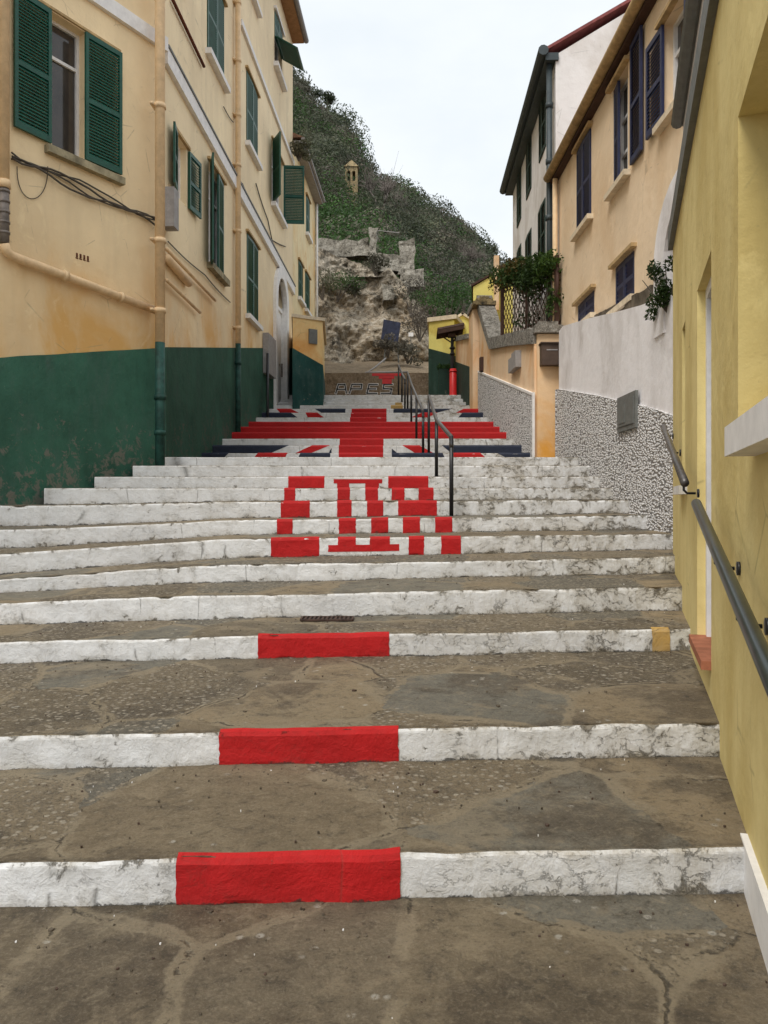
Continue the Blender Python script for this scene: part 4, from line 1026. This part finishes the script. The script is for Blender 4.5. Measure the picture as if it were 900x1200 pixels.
mb = MB(); mb.corners([(a.x-.06,D12-.05,a.z), (b2.x,D12-.05,b2.z), (b2.x+.66,D12+5,b2.z), (a.x+.6,D12+5,a.z), (a.x-.06,D12-.05,a.z+.06), (b2.x,D12-.05,b2.z+.06), (b2.x+.66,D12+5,b2.z+.06), (a.x+.6,D12+5,a.z+.06)]); mb.build('roof', 'wood_dark', h12)
mb = MB(); q = P(580, 303, D12); mb.box(W, q.x-.06, q.x+.08, D12-.3, D12-.14, 5.6, q.z); mb.build('chimney', 'peach', h12)
# stone cap on the raised pillar of the garden wall
mb = MB(); q = P(571, 357, 20.4)
mb.obox((2.66,20.5,q.z+.02),(.3,0,0),(0,.25,0),(0,0,.05)); mb.obox((2.66,20.5,q.z+.11),(.22,0,0),(0,.2,0),(0,0,.04)); mb.obox((2.66,20.5,q.z+.18),(.12,0,0),(0,.14,0),(0,0,.035)); mb.build('pillar_cap', 'ruin_ochre', w8)

# red pillar and roofed post at the top
YP = 24.3
q = P(531, 466, YP); rd = thing('pillar_box', 'squat red pillar standing at the right end of the top steps', 'pillar box', (q.x, YP, 3.2))
mb = MB(); r0 = .115; zt_ = P(531, 436, YP).z; zt2 = P(531,431,YP).z
mb.tube([(q.x,YP,3.2),(q.x,YP,3.3),(q.x,YP,3.301),(q.x,YP,zt_-.02),(q.x,YP,zt_)], [.14,.14,r0,r0,r0*.8], 20); mb.build('body', 'red_paint2', rd, True)
mb = MB(); mb.tube([(q.x,YP,zt_),(q.x,YP,zt_+.03),(q.x,YP,zt_+.031),(q.x,YP,zt_+.10)], [.13,.13,.11,.10], 20); mb.build('cap', 'red_paint2', rd, True)
YL = 24.9
q = P(530, 440, YL); lp = thing('lamp_post', 'dark post with tilted flat lantern roof behind the red pillar', 'lamp post', (q.x, YL, 3.2))
mb = MB(); mb.tube([(q.x,YL,3.2), (q.x,YL,3.9), (q.x,YL,P(0,392,YL).z)], [.07,.065,.05], 10)
for y in (408, 415): z = P(0,y,YL).z; mb.tube([(q.x,YL,z-.05),(q.x,YL,z),(q.x,YL,z+.05)], [.06,.10,.06], 10)
mb.build('pole', 'black_metal', lp)
mb = MB(); A_ = P(512, 391, YL); B_ = P(543, 385, YL); c = (A_+B_)/2; ax = (B_-A_)/2
mb.obox(c, ax, Vector((0,.28,-.10)), Vector((0,.02,.035))); mb.obox(c-Vector((0,.28,-.0)), ax*.98, (0,.01,0), (0,0,.07)); mb.build('lantern_roof', 'wood_dark', lp)
mb = MB(); mb.tube([(q.x,YL,P(0,402,YL).z), (A_.x+.12,YL,A_.z-.06)], .022, 6); mb.tube([(q.x,YL,P(0,402,YL).z), (B_.x-.06,YL,B_.z-.06)], .022, 6); mb.box(W, q.x-.14, q.x+.1, YL-.13, YL+.13, A_.z-.12, A_.z-.02); mb.build('bracket', 'wood_dark', lp)

# ================= centre handrails =================
def centre_rail(posts, label, ends=(0,0), grp=None):
    """posts: (x, y, foot z, top z)"""
    root = thing('handrail', label, 'handrail', (posts[0][0], posts[0][1], posts[0][2]))
    for k, (x, y, z0, z1) in enumerate(posts):
        mb = MB(); r = .026
        if k == 0 and ends[0]:
            mb.tube([(x,y,z0), (x,y,z1-.02)], r, 10)
        else: mb.tube([(x,y,z0), (x,y,z1)], r, 10)
        mb.tube([(x,y,z0), (x,y,z0+.012)], .045, 12)
        mb.build('post', 'black_metal', root, True)
    mb = MB(); pts = []
    x, y, z0, z1 = posts[0]
    pts += [Vector((x, y, z1-.14)), Vector((x, y+.004, z1-.06)), Vector((x, y+.04, z1-.005))]
    for (x, y, z0, z1) in posts[1:]: pts.append(Vector((x, y, z1)))
    mb.tube(pts, .028, 12); mb.build('rail', 'worn_rail', root, True)
def pst(px, yb, yt, Y, zf): return ((px-450)*Y/F_PX, Y, zf, (HZ-yt)*Y/F_PX)
centre_rail([pst(529,603,511,9.35,-.215), pst(511.5,556,492,11.15,.32), pst(502.5,530,464,14.5,.865)], 'nearest black handrail in the middle of the stairs, on three posts')
centre_rail([pst(495.8,530,481,14.6,.865), pst(488,511,464,16.4,1.255), pst(482,493,450,18.4,1.84), pst(477.7,479,437,20.75,2.425)], 'black handrail crossing the painted flag, second up the stairs')
centre_rail([pst(474.5,479,444,20.95,2.425), pst(471,470,437.6,22.3,2.815), pst(467,463,428,23.75,3.205)], 'short uppermost black handrail ending at the stair top')

# ================= top of the stairs: brown wall with painted letters =================
YB = 26.6
wb = thing('low_wall', 'low brown wall across the stair top with black and white painted letters', 'wall', (0, YB, 3.2))
mb = MB(); a = P(372, 437, YB); b = P(515, 437, YB)
mb.box(W, a.x-.6, b.x+.1, YB, YB+.35, 2.0, a.z); mb.build('wall', 'earthwall', wb)
# letters, each a white slab outlined in black
GL = {'A': [((0,0),(.25,1)),((.25,1),(.85,1)),((.85,1),(1,0)),((.1,.45),(.93,.45))],
      'P': [((0,0),(.2,1)),((.2,1),(1,1)),((1,1),(.95,.5)),((.95,.5),(.12,.5))],
      'E': [((0,0),(.2,1)),((.2,1),(1,1)),((.1,.5),(.85,.5)),((0,0),(.95,0))],
      'S': [((1,1),(.25,1)),((.25,1),(.2,.55)),((.2,.55),(.9,.5)),((.9,.5),(.85,0)),((.85,0),(0,0))]}
mk, mw = MB(), MB()
for ch, x0, x1_ in (('A',393.5,406),('P',409.5,424),('E',430,442.5),('S',446.5,460)):
    pa, pb = P(x0, 461, YB), P(x1_, 450.5, YB)
    for (u0, v0), (u1, v1) in GL[ch]:
        A_ = Vector((pa.x+(pb.x-pa.x)*u0, 0, pa.z+(pb.z-pa.z)*v0)); B_ = Vector((pa.x+(pb.x-pa.x)*u1, 0, pa.z+(pb.z-pa.z)*v1))
        c = (A_+B_)/2; ax = (B_-A_)/2; L = ax.length; d = ax.normalized(); pe = Vector((-d.z, 0, d.x))
        c.y = YB-.004; mw.obox(c, d*(L+.03), Vector((0,.003,0)), pe*.040)
        c.y = YB-.009; mk.obox(c, d*(L+.01), Vector((0,.003,0)), pe*.022)
mw.build('white_lettering', 'white_trim', wb); mk.build('black_lettering', 'black_metal', wb)
mb = MB()
for (x0, x1_, y0_, y1_) in ((436,470,437.5,440.5),(444,462,440.2,444),(448,459,443.5,450)):
    p, q = P(x0, y1_, YB), P(x1_, y0_, YB); mb.box(W, p.x, q.x, YB-.008, YB-.002, p.z, q.z)
mb.build('red_emblem', 'red_paint2', wb)
fr = thing('railing', 'pale grey tubular railing standing behind the low lettered wall', 'railing', (P(430,440,26.9).x, 26.98, 4.3))
mb = MB(); Y_ = 27.0
mb.tube([P(421,452,Y_), P(422,443,Y_), P(429,436.5,Y_), P(478,436,Y_)], .035, 8); mb.tube([P(424,441,Y_), P(440,430,Y_+1), P(452,420,Y_+2)], .03, 8); mb.build('rail', 'grey_box', fr, True)
for px in (430, 438, 476): mb = MB(); mb.tube([P(px,436,Y_), P(px,452,Y_)], .02, 6); mb.build('post', 'white_trim', fr, True)
# planted recess right of the wall
pb_ = thing('planter', 'dark green painted planter wall at the stair top beside the red pillar', 'planter', (1.9, 26, 3.2))
mb = MB(); a = P(514.5, 462, 25.6); b = P(536, 432, 25.6); mb.box(W, a.x, b.x, 25.6, 25.8, 3.0, b.z); mb.build('wall', 'dado4', pb_)
mb = MB(); rs = random.Random(5)
for k in range(14): leaves(mb, (rs.uniform(a.x, a.x+.45), 25.68, b.z+rs.uniform(-.02,.12)), (.12,.1,.09), 40, .035, rnd=rs)
mb.build('foliage', 'leaf_green', pb_)

# path rising behind the wall
mb = MB(); nx, ny = 40, 16
for j in range(ny+1):
    for i in range(nx+1):
        x = -9+18*i/nx; y = 26.9+9.5*j/ny; z = 4.0+ (y-26.9)*.30 + .12*fn(x*.8,y*.8)
        mb.v.append(Vector((x,y,z)))
for j in range(ny):
    for i in range(nx):
        k = j*(nx+1)+i; mb.f.append((k,k+1,k+nx+2,k+nx+1)); mb.mi.append(0)
struct(mb.build('path', 'path', smooth=True))

# ================= cliff =================
mb = MB(); nx, nz = 110, 80
def ctop(px):
    pts = [(300,262),(340,270),(370,283),(400,292),(430,300),(455,306),(470,322),(490,345),(505,362),(520,385)]
    if px <= pts[0][0]: return pts[0][1]
    for (a, b), (c, d) in zip(pts, pts[1:]):
        if px <= c: return b+(d-b)*(px-a)/(c-a)
    return pts[-1][1]
for j in range(nz+1):
    for i in range(nx+1):
        x = -7.5+9.9*i/nx; t = j/nz
        px = 450+x/33*900; zt3 = (HZ-ctop(px))*34.5/F_PX; z = 4.6+(zt3-4.6)*t
        y = 33.2 + 2.4*t**1.3 + .9*noise.fractal(Vector((x*.45,z*.45,1)), 1, 2, 5) + .35*abs(noise.noise(Vector((x*1.9,z*1.3,4)))) + .14*noise.noise(Vector((x*5,z*5,2)))
        y -= .5*max(0, math.sin(z*1.1+x*.3))**3
        mb.v.append(Vector((x, y, z+.15*noise.noise(Vector((x*2,t*4,7)))*t)))
for j in range(nz):
    for i in range(nx):
        k = j*(nx+1)+i; mb.f.append((k,k+1,k+nx+2,k+nx+1)); mb.mi.append(0)
struct(mb.build('cliff', 'rock'))

# ================= hillside =================
RD = [(-120,150),(-60,104),(-30,82),(-14.3,66.5),(-11.5,62.5),(-8.7,61.5),(-6,58.5),(-2.7,52.7),(0,50.6),(6.7,46.6),(9.3,44.6),(14.7,40.6),(17.3,38),(22.7,33),(40,20),(80,5),(140,-2)]
def ridge(x):
    if x <= RD[0][0]: return RD[0][1]
    for (a, b), (c, d) in zip(RD, RD[1:]):
        if x <= c: return b+(d-b)*(x-a)/(c-a)
    return RD[-1][1]
def hz_(x, y):
    t = (y-35.2)/(120-35.2)
    xr = x*120/max(y, 35)*.75 + x*.25                 # spurs fan out from the gully
    foot = 10.2 if x < 0 else max(5.0, 10.2-1.9*x)
    r = ridge(xr)-3.6
    z = foot+(r-foot)*(max(0, t)**1.12) if t <= 1 else r-(y-120)*.3
    return z + (.9*noise.fractal(Vector((x*.12,y*.12,3)), 1, 2, 4))*min(1, max(0, t*4))
mb = MB(); nx, ny = 120, 70
for j in range(ny+1):
    for i in range(nx+1):
        u = i/nx*2-1; x = math.copysign(abs(u)**1.6, u)*130; y = 35.3+(200-35.3)*(j/ny)**1.2
        mb.v.append(Vector((x, y, hz_(x, y))))
for j in range(ny):
    for i in range(nx):
        k = j*(nx+1)+i; mb.f.append((k,k+1,k+nx+2,k+nx+1)); mb.mi.append(0)
struct(mb.build('hill', 'hill', smooth=True))

rs = random.Random(11)
mb = MB(); cnt = 0
for _ in range(9000):
    y = 36.5+rs.random()**.85*88; x = rs.uniform(-.17, .21)*y
    if rs.random() > .085: continue
    z = hz_(x, y); px = 450+x/y*900; py = HZ-z/y*900
    if px > 640: continue
    if abs(px-412) < 10 and 62 < y < 81: continue
    r = rs.choice([rs.uniform(.8, 1.4), rs.uniform(1.3, 2.3)])*(.5+y/95)
    low = y < 60
    if low: m = rs.choices([0,1,2,3],[.06,.12,.7,.12])[0]
    else: m = rs.choices([0,1,2,3],[.5,.3,.06,.14])[0]
    if px > 470 and py > 235 and y > 45: m = rs.choices([0,1,2,3],[.42,.25,.15,.18])[0]
    sz = .05+y*.0014
    leaves(mb, (x, y, z+r*.5), (r, r, r*rs.uniform(.7,1.05)), int((330 if y > 60 else 260)*(.5+r*.45)), sz, m, rnd=rs, shell=.4, out=2.2); cnt += 1
sh = mb.build('hillside_shrubs', ['leaf_dark','leaf_olive','leaf_green','leaf_grey'])
sh['kind'] = 'stuff'; tag(sh, 'dense evergreen scrub and low trees covering the steep hillside', 'scrub')
print('bushes', cnt, 'faces', len(mb.f))

def tree(x, y, h, m, label, seed, bare=False, spread=.38, group=None):
    rs = random.Random(seed); z = hz_(x, y)-.3
    t = thing('tree', label, 'tree', (x, y, z), group)
    tr_ = MB(); tips = []
    def br(p, d, L, r, lv):
        q = p+d*L; mid = p.lerp(q,.5)+Vector((rs.gauss(0,.05),rs.gauss(0,.05),0))*L
        tr_.tube([p, mid, q], [r, r*.8, r*.6], 6); 
        if lv == 0: tips.append(q); return
        for _ in range(3 if lv > 1 else 4):
            nd = (d+Vector((rs.gauss(0,spread),rs.gauss(0,spread),abs(rs.gauss(.15,.25))))).normalized(); br(q, nd, L*rs.uniform(.55,.8), r*.55, lv-1)
    br(Vector((x,y,z)), Vector((rs.gauss(0,.08),rs.gauss(0,.08),1)).normalized(), h*.36, h*.03, 3)
    tr_.build('trunk', 'twig_grey' if bare else 'bark', t, True)
    cr = MB()
    if bare:
        for q in tips:
            for _ in range(6): tr2 = q+Vector((rs.gauss(0,.1),rs.gauss(0,.1),abs(rs.gauss(0,.14))))*h; cr.tube([q, tr2], [h*.004, h*.001], 3)
        cr.build('twigs', 'twig_grey', t)
    else:
        for q in tips: rr_ = h*rs.uniform(.08,.14); leaves(cr, q, (rr_,rr_,rr_*.75), 60, h*.022, 0, rnd=rs)
        cr.build('crown', m, t)
    return t
gd = 'bushy evergreen trees along the hill ridge'
for k, (px, y) in enumerate(((352,112),(384,118),(396,116),(414,118),(458,116),(482,118),(510,116),(536,115),(558,116),(574,112))):
    x = (px-450)*y/F_PX; tree(x, y, [6,6.5,5,4.5,4,4.2,3.8,4,4.2,4.5][k], 'leaf_dark' if k % 3 else 'leaf_olive', 'bushy evergreen tree on the hill ridge against the sky', 40+k, group=gd)
tree((447-450)*70/900, 70, 6, None, 'pale bare leafless tree right of the small ochre tower', 71, bare=True)
tree((556-450)*80/900, 80, 4.6, None, 'bare leafless tree low on the ridge above the yellow house', 72, bare=True)
tree((545-450)*95/900, 95, 4.4, None, 'bare leafless tree just left of the one above the yellow house', 74, bare=True)
tree((470-450)*85/900, 85, 5.5, None, 'grey bare tree on the slope above the two ruined pillars', 73, bare=True)
tree((505-450)*50/900, 50, 4.5, 'leaf_green', 'leafy bright green tree above the yellow outbuilding', 75)
tree((526-450)*44/900, 44, 4.2, 'leaf_green', 'green tree directly behind the lamp post top', 76)
tree((487-450)*44/900, 44, 3.2, 'leaf_green', 'bright green bush tree right beside the thicker ruined pillar', 77)

# small ochre tower on the slope
Yt = 78; a = P(412, 222, Yt); tw = thing('tower', 'small ochre stone watch tower half buried in the hillside scrub', 'tower', (a.x, Yt, a.z-6))
ztp = P(0,193,Yt).z; mb = MB(); hw = .62
mb.box(W, a.x-hw, a.x+hw, Yt-hw, Yt+hw, a.z-5, ztp-1.9)
for dx in (-hw+.11, 0, hw-.11): mb.box(W, a.x+dx-.11, a.x+dx+.11, Yt-hw, Yt+hw, ztp-1.9, ztp-.9)
mb.box(W, a.x-hw, a.x+hw, Yt-hw, Yt+hw, ztp-.9, ztp-.45); mb.build('wall', 'ruin_ochre', tw)
mb = MB(); b_ = [(a.x-hw-.1,Yt-hw-.1,ztp-.45),(a.x+hw+.1,Yt-hw-.1,ztp-.45),(a.x+hw+.1,Yt+hw+.1,ztp-.45),(a.x-hw-.1,Yt+hw+.1,ztp-.45),(a.x,Yt,ztp+.5)]
mb.add(b_, [(3,2,1,0),(0,1,4),(1,2,4),(2,3,4),(3,0,4)]); mb.build('roof', 'ruin_ochre', tw)

# ruined terrace pillars and walls above the cliff
def rough_box(mb, x0, x1, y0, y1, z0, z1, n=6, amp=.15, seed=0):
    import itertools
    nx = max(2, int((x1-x0)/.25)); nz_ = max(2, int((z1-z0)/.25))
    def pt(i, j, yy):
        x = x0+(x1-x0)*i/nx; z = z0+(z1-z0)*j/nz_
        v = Vector((x*1.9+seed, yy*1.9, z*1.9)); return Vector((x+amp*noise.noise(v), yy+amp*noise.noise(v+Vector((5,5,5))), z+amp*1.5*noise.noise(v+Vector((9,2,1)))*(1 if j == nz_ else .2)))
    for yy, fl in ((y0, 0), (y1, 1)):
        k = len(mb.v)
        for j in range(nz_+1):
            for i in range(nx+1): mb.v.append(pt(i, j, yy))
        for j in range(nz_):
            for i in range(nx):
                q = k+j*(nx+1)+i; f = (q,q+1,q+nx+2,q+nx+1); mb.f.append(f if not fl else f[::-1]); mb.mi.append(0)
        if fl == 0: kf = k
    kb = k
    for i in range(nx):
        a_ = nz_*(nx+1)+i; mb.f.append((kf+a_,kf+a_+1,kb+a_+1,kb+a_)); mb.mi.append(0)
    for j in range(nz_):
        for e in (0, nx):
            a_ = j*(nx+1)+e; mb.f.append((kf+a_,kf+a_+nx+1,kb+a_+nx+1,kb+a_)); mb.mi.append(0)
Yr = 35.6
def ruin(x0, x1, y0, y1, label, name='stone_pillar', m='ruin', Y=Yr, d=.7, low=340, cat='pillar', seed=0):
    a, b = P(x0, low, Y), P(x1, y0, Y); mb = MB(); rough_box(mb, a.x, b.x, Y, Y+d, P(0, y1, Y).z, b.z, seed=seed); tag(mb.build(name, m), label, cat)
ruin(432.5, 441.5, 266, 300, 'slim ruined stone pillar above the cliff', seed=1)
ruin(468, 485, 280, 322, 'thick ruined stone pillar at the right end of the cliff terrace', seed=2)
ruin(439, 468, 297, 318, 'pale terrace wall between the two ruined pillars', 'stone_wall', cat='wall', seed=3, d=.5)
ruin(470, 497, 316, 336, 'ruined rubble wall stepping down below the thick pillar', 'stone_wall', cat='wall', seed=4, Y=35.3)
ruin(448, 462, 331, 352, 'square pale block of masonry on the cliff face', 'stone_block', cat='masonry', seed=5, Y=34.0, d=1.5)
ruin(372, 432, 281, 300, 'long low terrace wall left of the slim ruined pillar', 'stone_wall', m='ruin', cat='wall', seed=6, Y=35.9)
mb = MB(); mb.tube([P(441,270,Yr), P(455,271.5,Yr), P(468,273,Yr)], .018, 6); tag(mb.build('crossbar', 'grey_box'), 'thin pale bar spanning the gap between the ruined pillars', 'bar')
# scrub on the cliff
def shrub(px, py, Y, r, m, label, seed, n=700, ls=.06, zf=.8):
    rs = random.Random(seed); c = P(px, py, Y); t = thing('shrub', label, 'shrub', (c.x, c.y, c.z-r))
    mb = MB()
    for k in range(9): leaves(mb, (c.x+rs.gauss(0,r*.5), c.y+rs.gauss(0,r*.4), c.z+rs.gauss(0,r*.3)), (r*.5,r*.5,r*.4*zf), n//9, ls, rnd=rs)
    mb.build('foliage', m, t)
    mb = MB()
    for k in range(5): mb.tube([(c.x,c.y+.1,c.z-r), (c.x+rs.gauss(0,r*.4), c.y, c.z+rs.gauss(0,r*.2))], [.04,.01], 5)
    mb.build('stem', 'bark', t)
shrub(395, 332, 33.8, .8, 'leaf_green', 'round green shrub rooted on the left of the cliff face', 1)
shrub(378, 327, 33.6, .9, 'leaf_olive', 'olive shrub against the far house at the cliff edge', 2)
shrub(440, 307, 35.0, .6, 'leaf_olive', 'dark olive shrub below the slim ruined pillar', 3)
shrub(416, 336, 34.2, .45, 'leaf_dark', 'small dark shrub right of the round green cliff shrub', 4)
shrub(482, 345, 34.0, 1.0, 'leaf_grey', 'grey brown scrub clump under the thick ruined pillar', 5)
shrub(492, 375, 32.8, .9, 'leaf_grey', 'dry brown scrub clump at the right foot of the cliff', 6)
shrub(505, 352, 35, 1.1, 'leaf_olive', 'olive scrub between the cliff and the yellow outbuilding', 7)
shrub(455, 405, 31.5, .5, 'leaf_grey', 'low dry scrub in front of the navy notice board', 8)
shrub(478, 410, 31.5, .55, 'leaf_grey', 'low dry scrub right of the navy notice board', 9)
shrub(525, 350, 33, 1.2, 'leaf_green', 'big green shrub above the outbuilding roof', 10)
shrub(545, 345, 33, 1.0, 'leaf_green', 'green shrub left of the tall yellow house wall', 12)
shrub(350, 174, 24.2, .35, 'leaf_olive', 'small plant growing from the roof of the narrow far house', 13, ls=.05)
# signs
sg = thing('notice_board', 'tilted navy blue notice board on the cliff face', 'notice board', P(458, 402, 32.4))
mb = MB(); mb.obox(P(458, 388, 32.4), (.36,.0,-.07), (0,.03,0), (.06,0,.42)); mb.build('board', 'navy_board', sg)
mb = MB(); mb.tube([P(452,402,32.45), P(450,425,32.45)], .03, 6); mb.tube([P(466,402,32.45), P(467,425,32.45)], .03, 6); mb.build('post', 'grey_trim', sg)
sg = thing('sign', 'tiny white sign on a thin post among the brown scrub', 'sign', P(481, 420, 31.5))
mb = MB(); c = P(481.5, 392, 31.5); mb.obox(c, (.10,0,0), (0,.012,0), (0,0,.08)); mb.build('plate', 'white_trim', sg)
mb = MB(); mb.tube([c-Vector((0,-.02,.07)), P(481.5, 425, 31.5)], .015, 6); mb.build('post', 'grey_trim', sg)
# plant on the retaining wall near the porch arch
def fplant(c, r, label, seed, m='leaf_green', n=1500, name='shrub'):
    rs = random.Random(seed); t = thing(name, label, 'shrub', (c[0], c[1], c[2]-r)); mb = MB()
    for k in range(16): leaves(mb, (c[0]+rs.gauss(0,r*.25), c[1]+rs.gauss(0,r*.7), c[2]+rs.gauss(0,r*.6)), (r*.28,r*.28,r*.3), n//16, .022, rnd=rs)
    mb.build('foliage', m, t); mb = MB()
    for k in range(7): mb.tube([(c[0]+.05,c[1],c[2]-r), (c[0]+rs.gauss(0,.1), c[1]+rs.gauss(0,r*.6), c[2]+rs.gauss(.1,r*.4))], [.012,.004], 5)
    mb.build('stem', 'bark', t)
fplant((3.0, 8.25, 2.26), .26, 'green plant spilling over the whitewashed wall beside the yellow corner', 3, 'leaf_vine')
# drain grate at the foot of the fourth riser
gx = [(p-450)/F_PX*6.2 for p in (355, 414)]; gz = stepz(3, -.4)
gt_ = thing('drain_grate', 'rusty iron drain grate set at the foot of a white riser', 'drain grate', (gx[0], 6.0, gz))
mb = MB(); mb.box(W, gx[0], gx[1], 6.02, 6.04, gz+.006, gz+.02); mb.box(W, gx[0], gx[1], 6.19, 6.21, gz+.006, gz+.02)
for k in range(13): x = gx[0]+(gx[1]-gx[0])*k/12; mb.box(W, x-.008, x+.008, 6.04, 6.19, gz+.006, gz+.02)
mb.build('grille', 'grate', gt_)
mb = MB(); mb.box(W, gx[0]+.005, gx[1]-.005, 6.03, 6.20, gz+.0, gz+.009); mb.build('pit_shade', 'interior', gt_)  # thin dark sheet under the bars, painting the shade of an open drain

# fallen leaves, grit and flakes of paint gathered on the lower treads
rs = random.Random(21); mb = MB()
for k in range(620):
    i = rs.choices([0,1,2,3,4,5], [5,5,4,3,1,1])[0]
    y0 = max(1.2, NOSE[i][1]+.04); y1 = NOSE[i+1][1]-.03
    f = rs.random()**(.35 if rs.random() < .6 else 1); y = y0+(y1-y0)*f; x = rs.uniform(-2.6, min(3.0, .4515+.316*y-.02))
    y = min(y, stepy(i+1, x)-.01)
    if i and y < NOSE[i][1]+.09: continue
    z = (stepz(i, x) if i else -1.45+.019*(x-.3)) + .010
    a = rs.uniform(0, 6.28); r = rs.uniform(.0015, .0055) if rs.random() < .9 else rs.uniform(.006, .014); n = 5
    pts = [(x+r*rs.uniform(.6,1.3)*math.cos(a+j*1.256), y+r*rs.uniform(.6,1.3)*math.sin(a+j*1.256), z+rs.uniform(-.001,.002)) for j in range(n)]
    mm = 1 if (r < .004 and rs.random() < .2) else rs.choice([0,0,2])
    mb.poly(pts, (0,0,-.008), mm)
o = mb.build('debris', ['soil','white_trim','box_brown']); o['kind'] = 'stuff'; tag(o, 'grit, dead leaf bits and paint flakes scattered on the lower treads', 'debris')

# ------------------------------------------------------------------ light, sky, camera
world = bpy.data.worlds.new('World'); scn.world = world; world.use_nodes = True
nt = world.node_tree; bg = nt.nodes['Background']
sky = nt.nodes.new('ShaderNodeTexSky'); sky.sky_type = 'NISHITA'; sky.sun_disc = False
SUN_EL, SUN_AZ = R(54), R(214)
sky.sun_elevation = SUN_EL; sky.sun_rotation = SUN_AZ; sky.air_density = 1.0; sky.dust_density = 3.0
tc = nt.nodes.new('ShaderNodeTexCoord'); mp = nt.nodes.new('ShaderNodeMapping'); mp.inputs['Scale'].default_value = (1,1,2.2)
ns = nt.nodes.new('ShaderNodeTexNoise'); ns.inputs['Scale'].default_value = 1.6; ns.inputs['Detail'].default_value = 6; ns.inputs['Roughness'].default_value = .55
nt.links.new(tc.outputs['Generated'], mp.inputs[0]); nt.links.new(mp.outputs[0], ns.inputs[0])
rp = nt.nodes.new('ShaderNodeValToRGB'); rp.color_ramp.elements[0].position = .3; rp.color_ramp.elements[0].color = (5.5,6.0,6.35,1)
rp.color_ramp.elements[1].position = .7; rp.color_ramp.elements[1].color = (7.5,7.7,7.8,1)
nt.links.new(ns.outputs['Fac'], rp.inputs[0])
mx = nt.nodes.new('ShaderNodeMix'); mx.data_type = 'RGBA'; mx.inputs[0].default_value = .9
nt.links.new(sky.outputs[0], mx.inputs[6]); nt.links.new(rp.outputs[0], mx.inputs[7]); nt.links.new(mx.outputs[2], bg.inputs[0])
bg.inputs[1].default_value = .10
sl = bpy.data.lights.new('sun', 'SUN'); sl.energy = 1.5; sl.angle = R(25); sl.color = (1, .97, .92)
so = bpy.data.objects.new('sun', sl); COL.objects.link(so)
d = Vector((math.sin(SUN_AZ)*math.cos(SUN_EL), math.cos(SUN_AZ)*math.cos(SUN_EL), math.sin(SUN_EL)))
so.rotation_euler = d.to_track_quat('Z', 'Y').to_euler()
cam = bpy.data.cameras.new('camera'); co = bpy.data.objects.new('camera', cam); COL.objects.link(co); scn.camera = co
co.location = (0,0,0); co.rotation_euler = (R(90),0,0); cam.sensor_fit = 'VERTICAL'; cam.sensor_height = 36; cam.lens = 27
cam.shift_y = -15/1200; cam.clip_end = 3000; cam.clip_start = .05
scn.view_settings.view_transform = 'Standard'; scn.view_settings.look = 'None'; scn.view_settings.gamma = 1; scn.view_settings.exposure = .62
scn.cycles.max_bounces = 6
for o in bpy.data.objects:
    if '_o' in o: del o['_o']
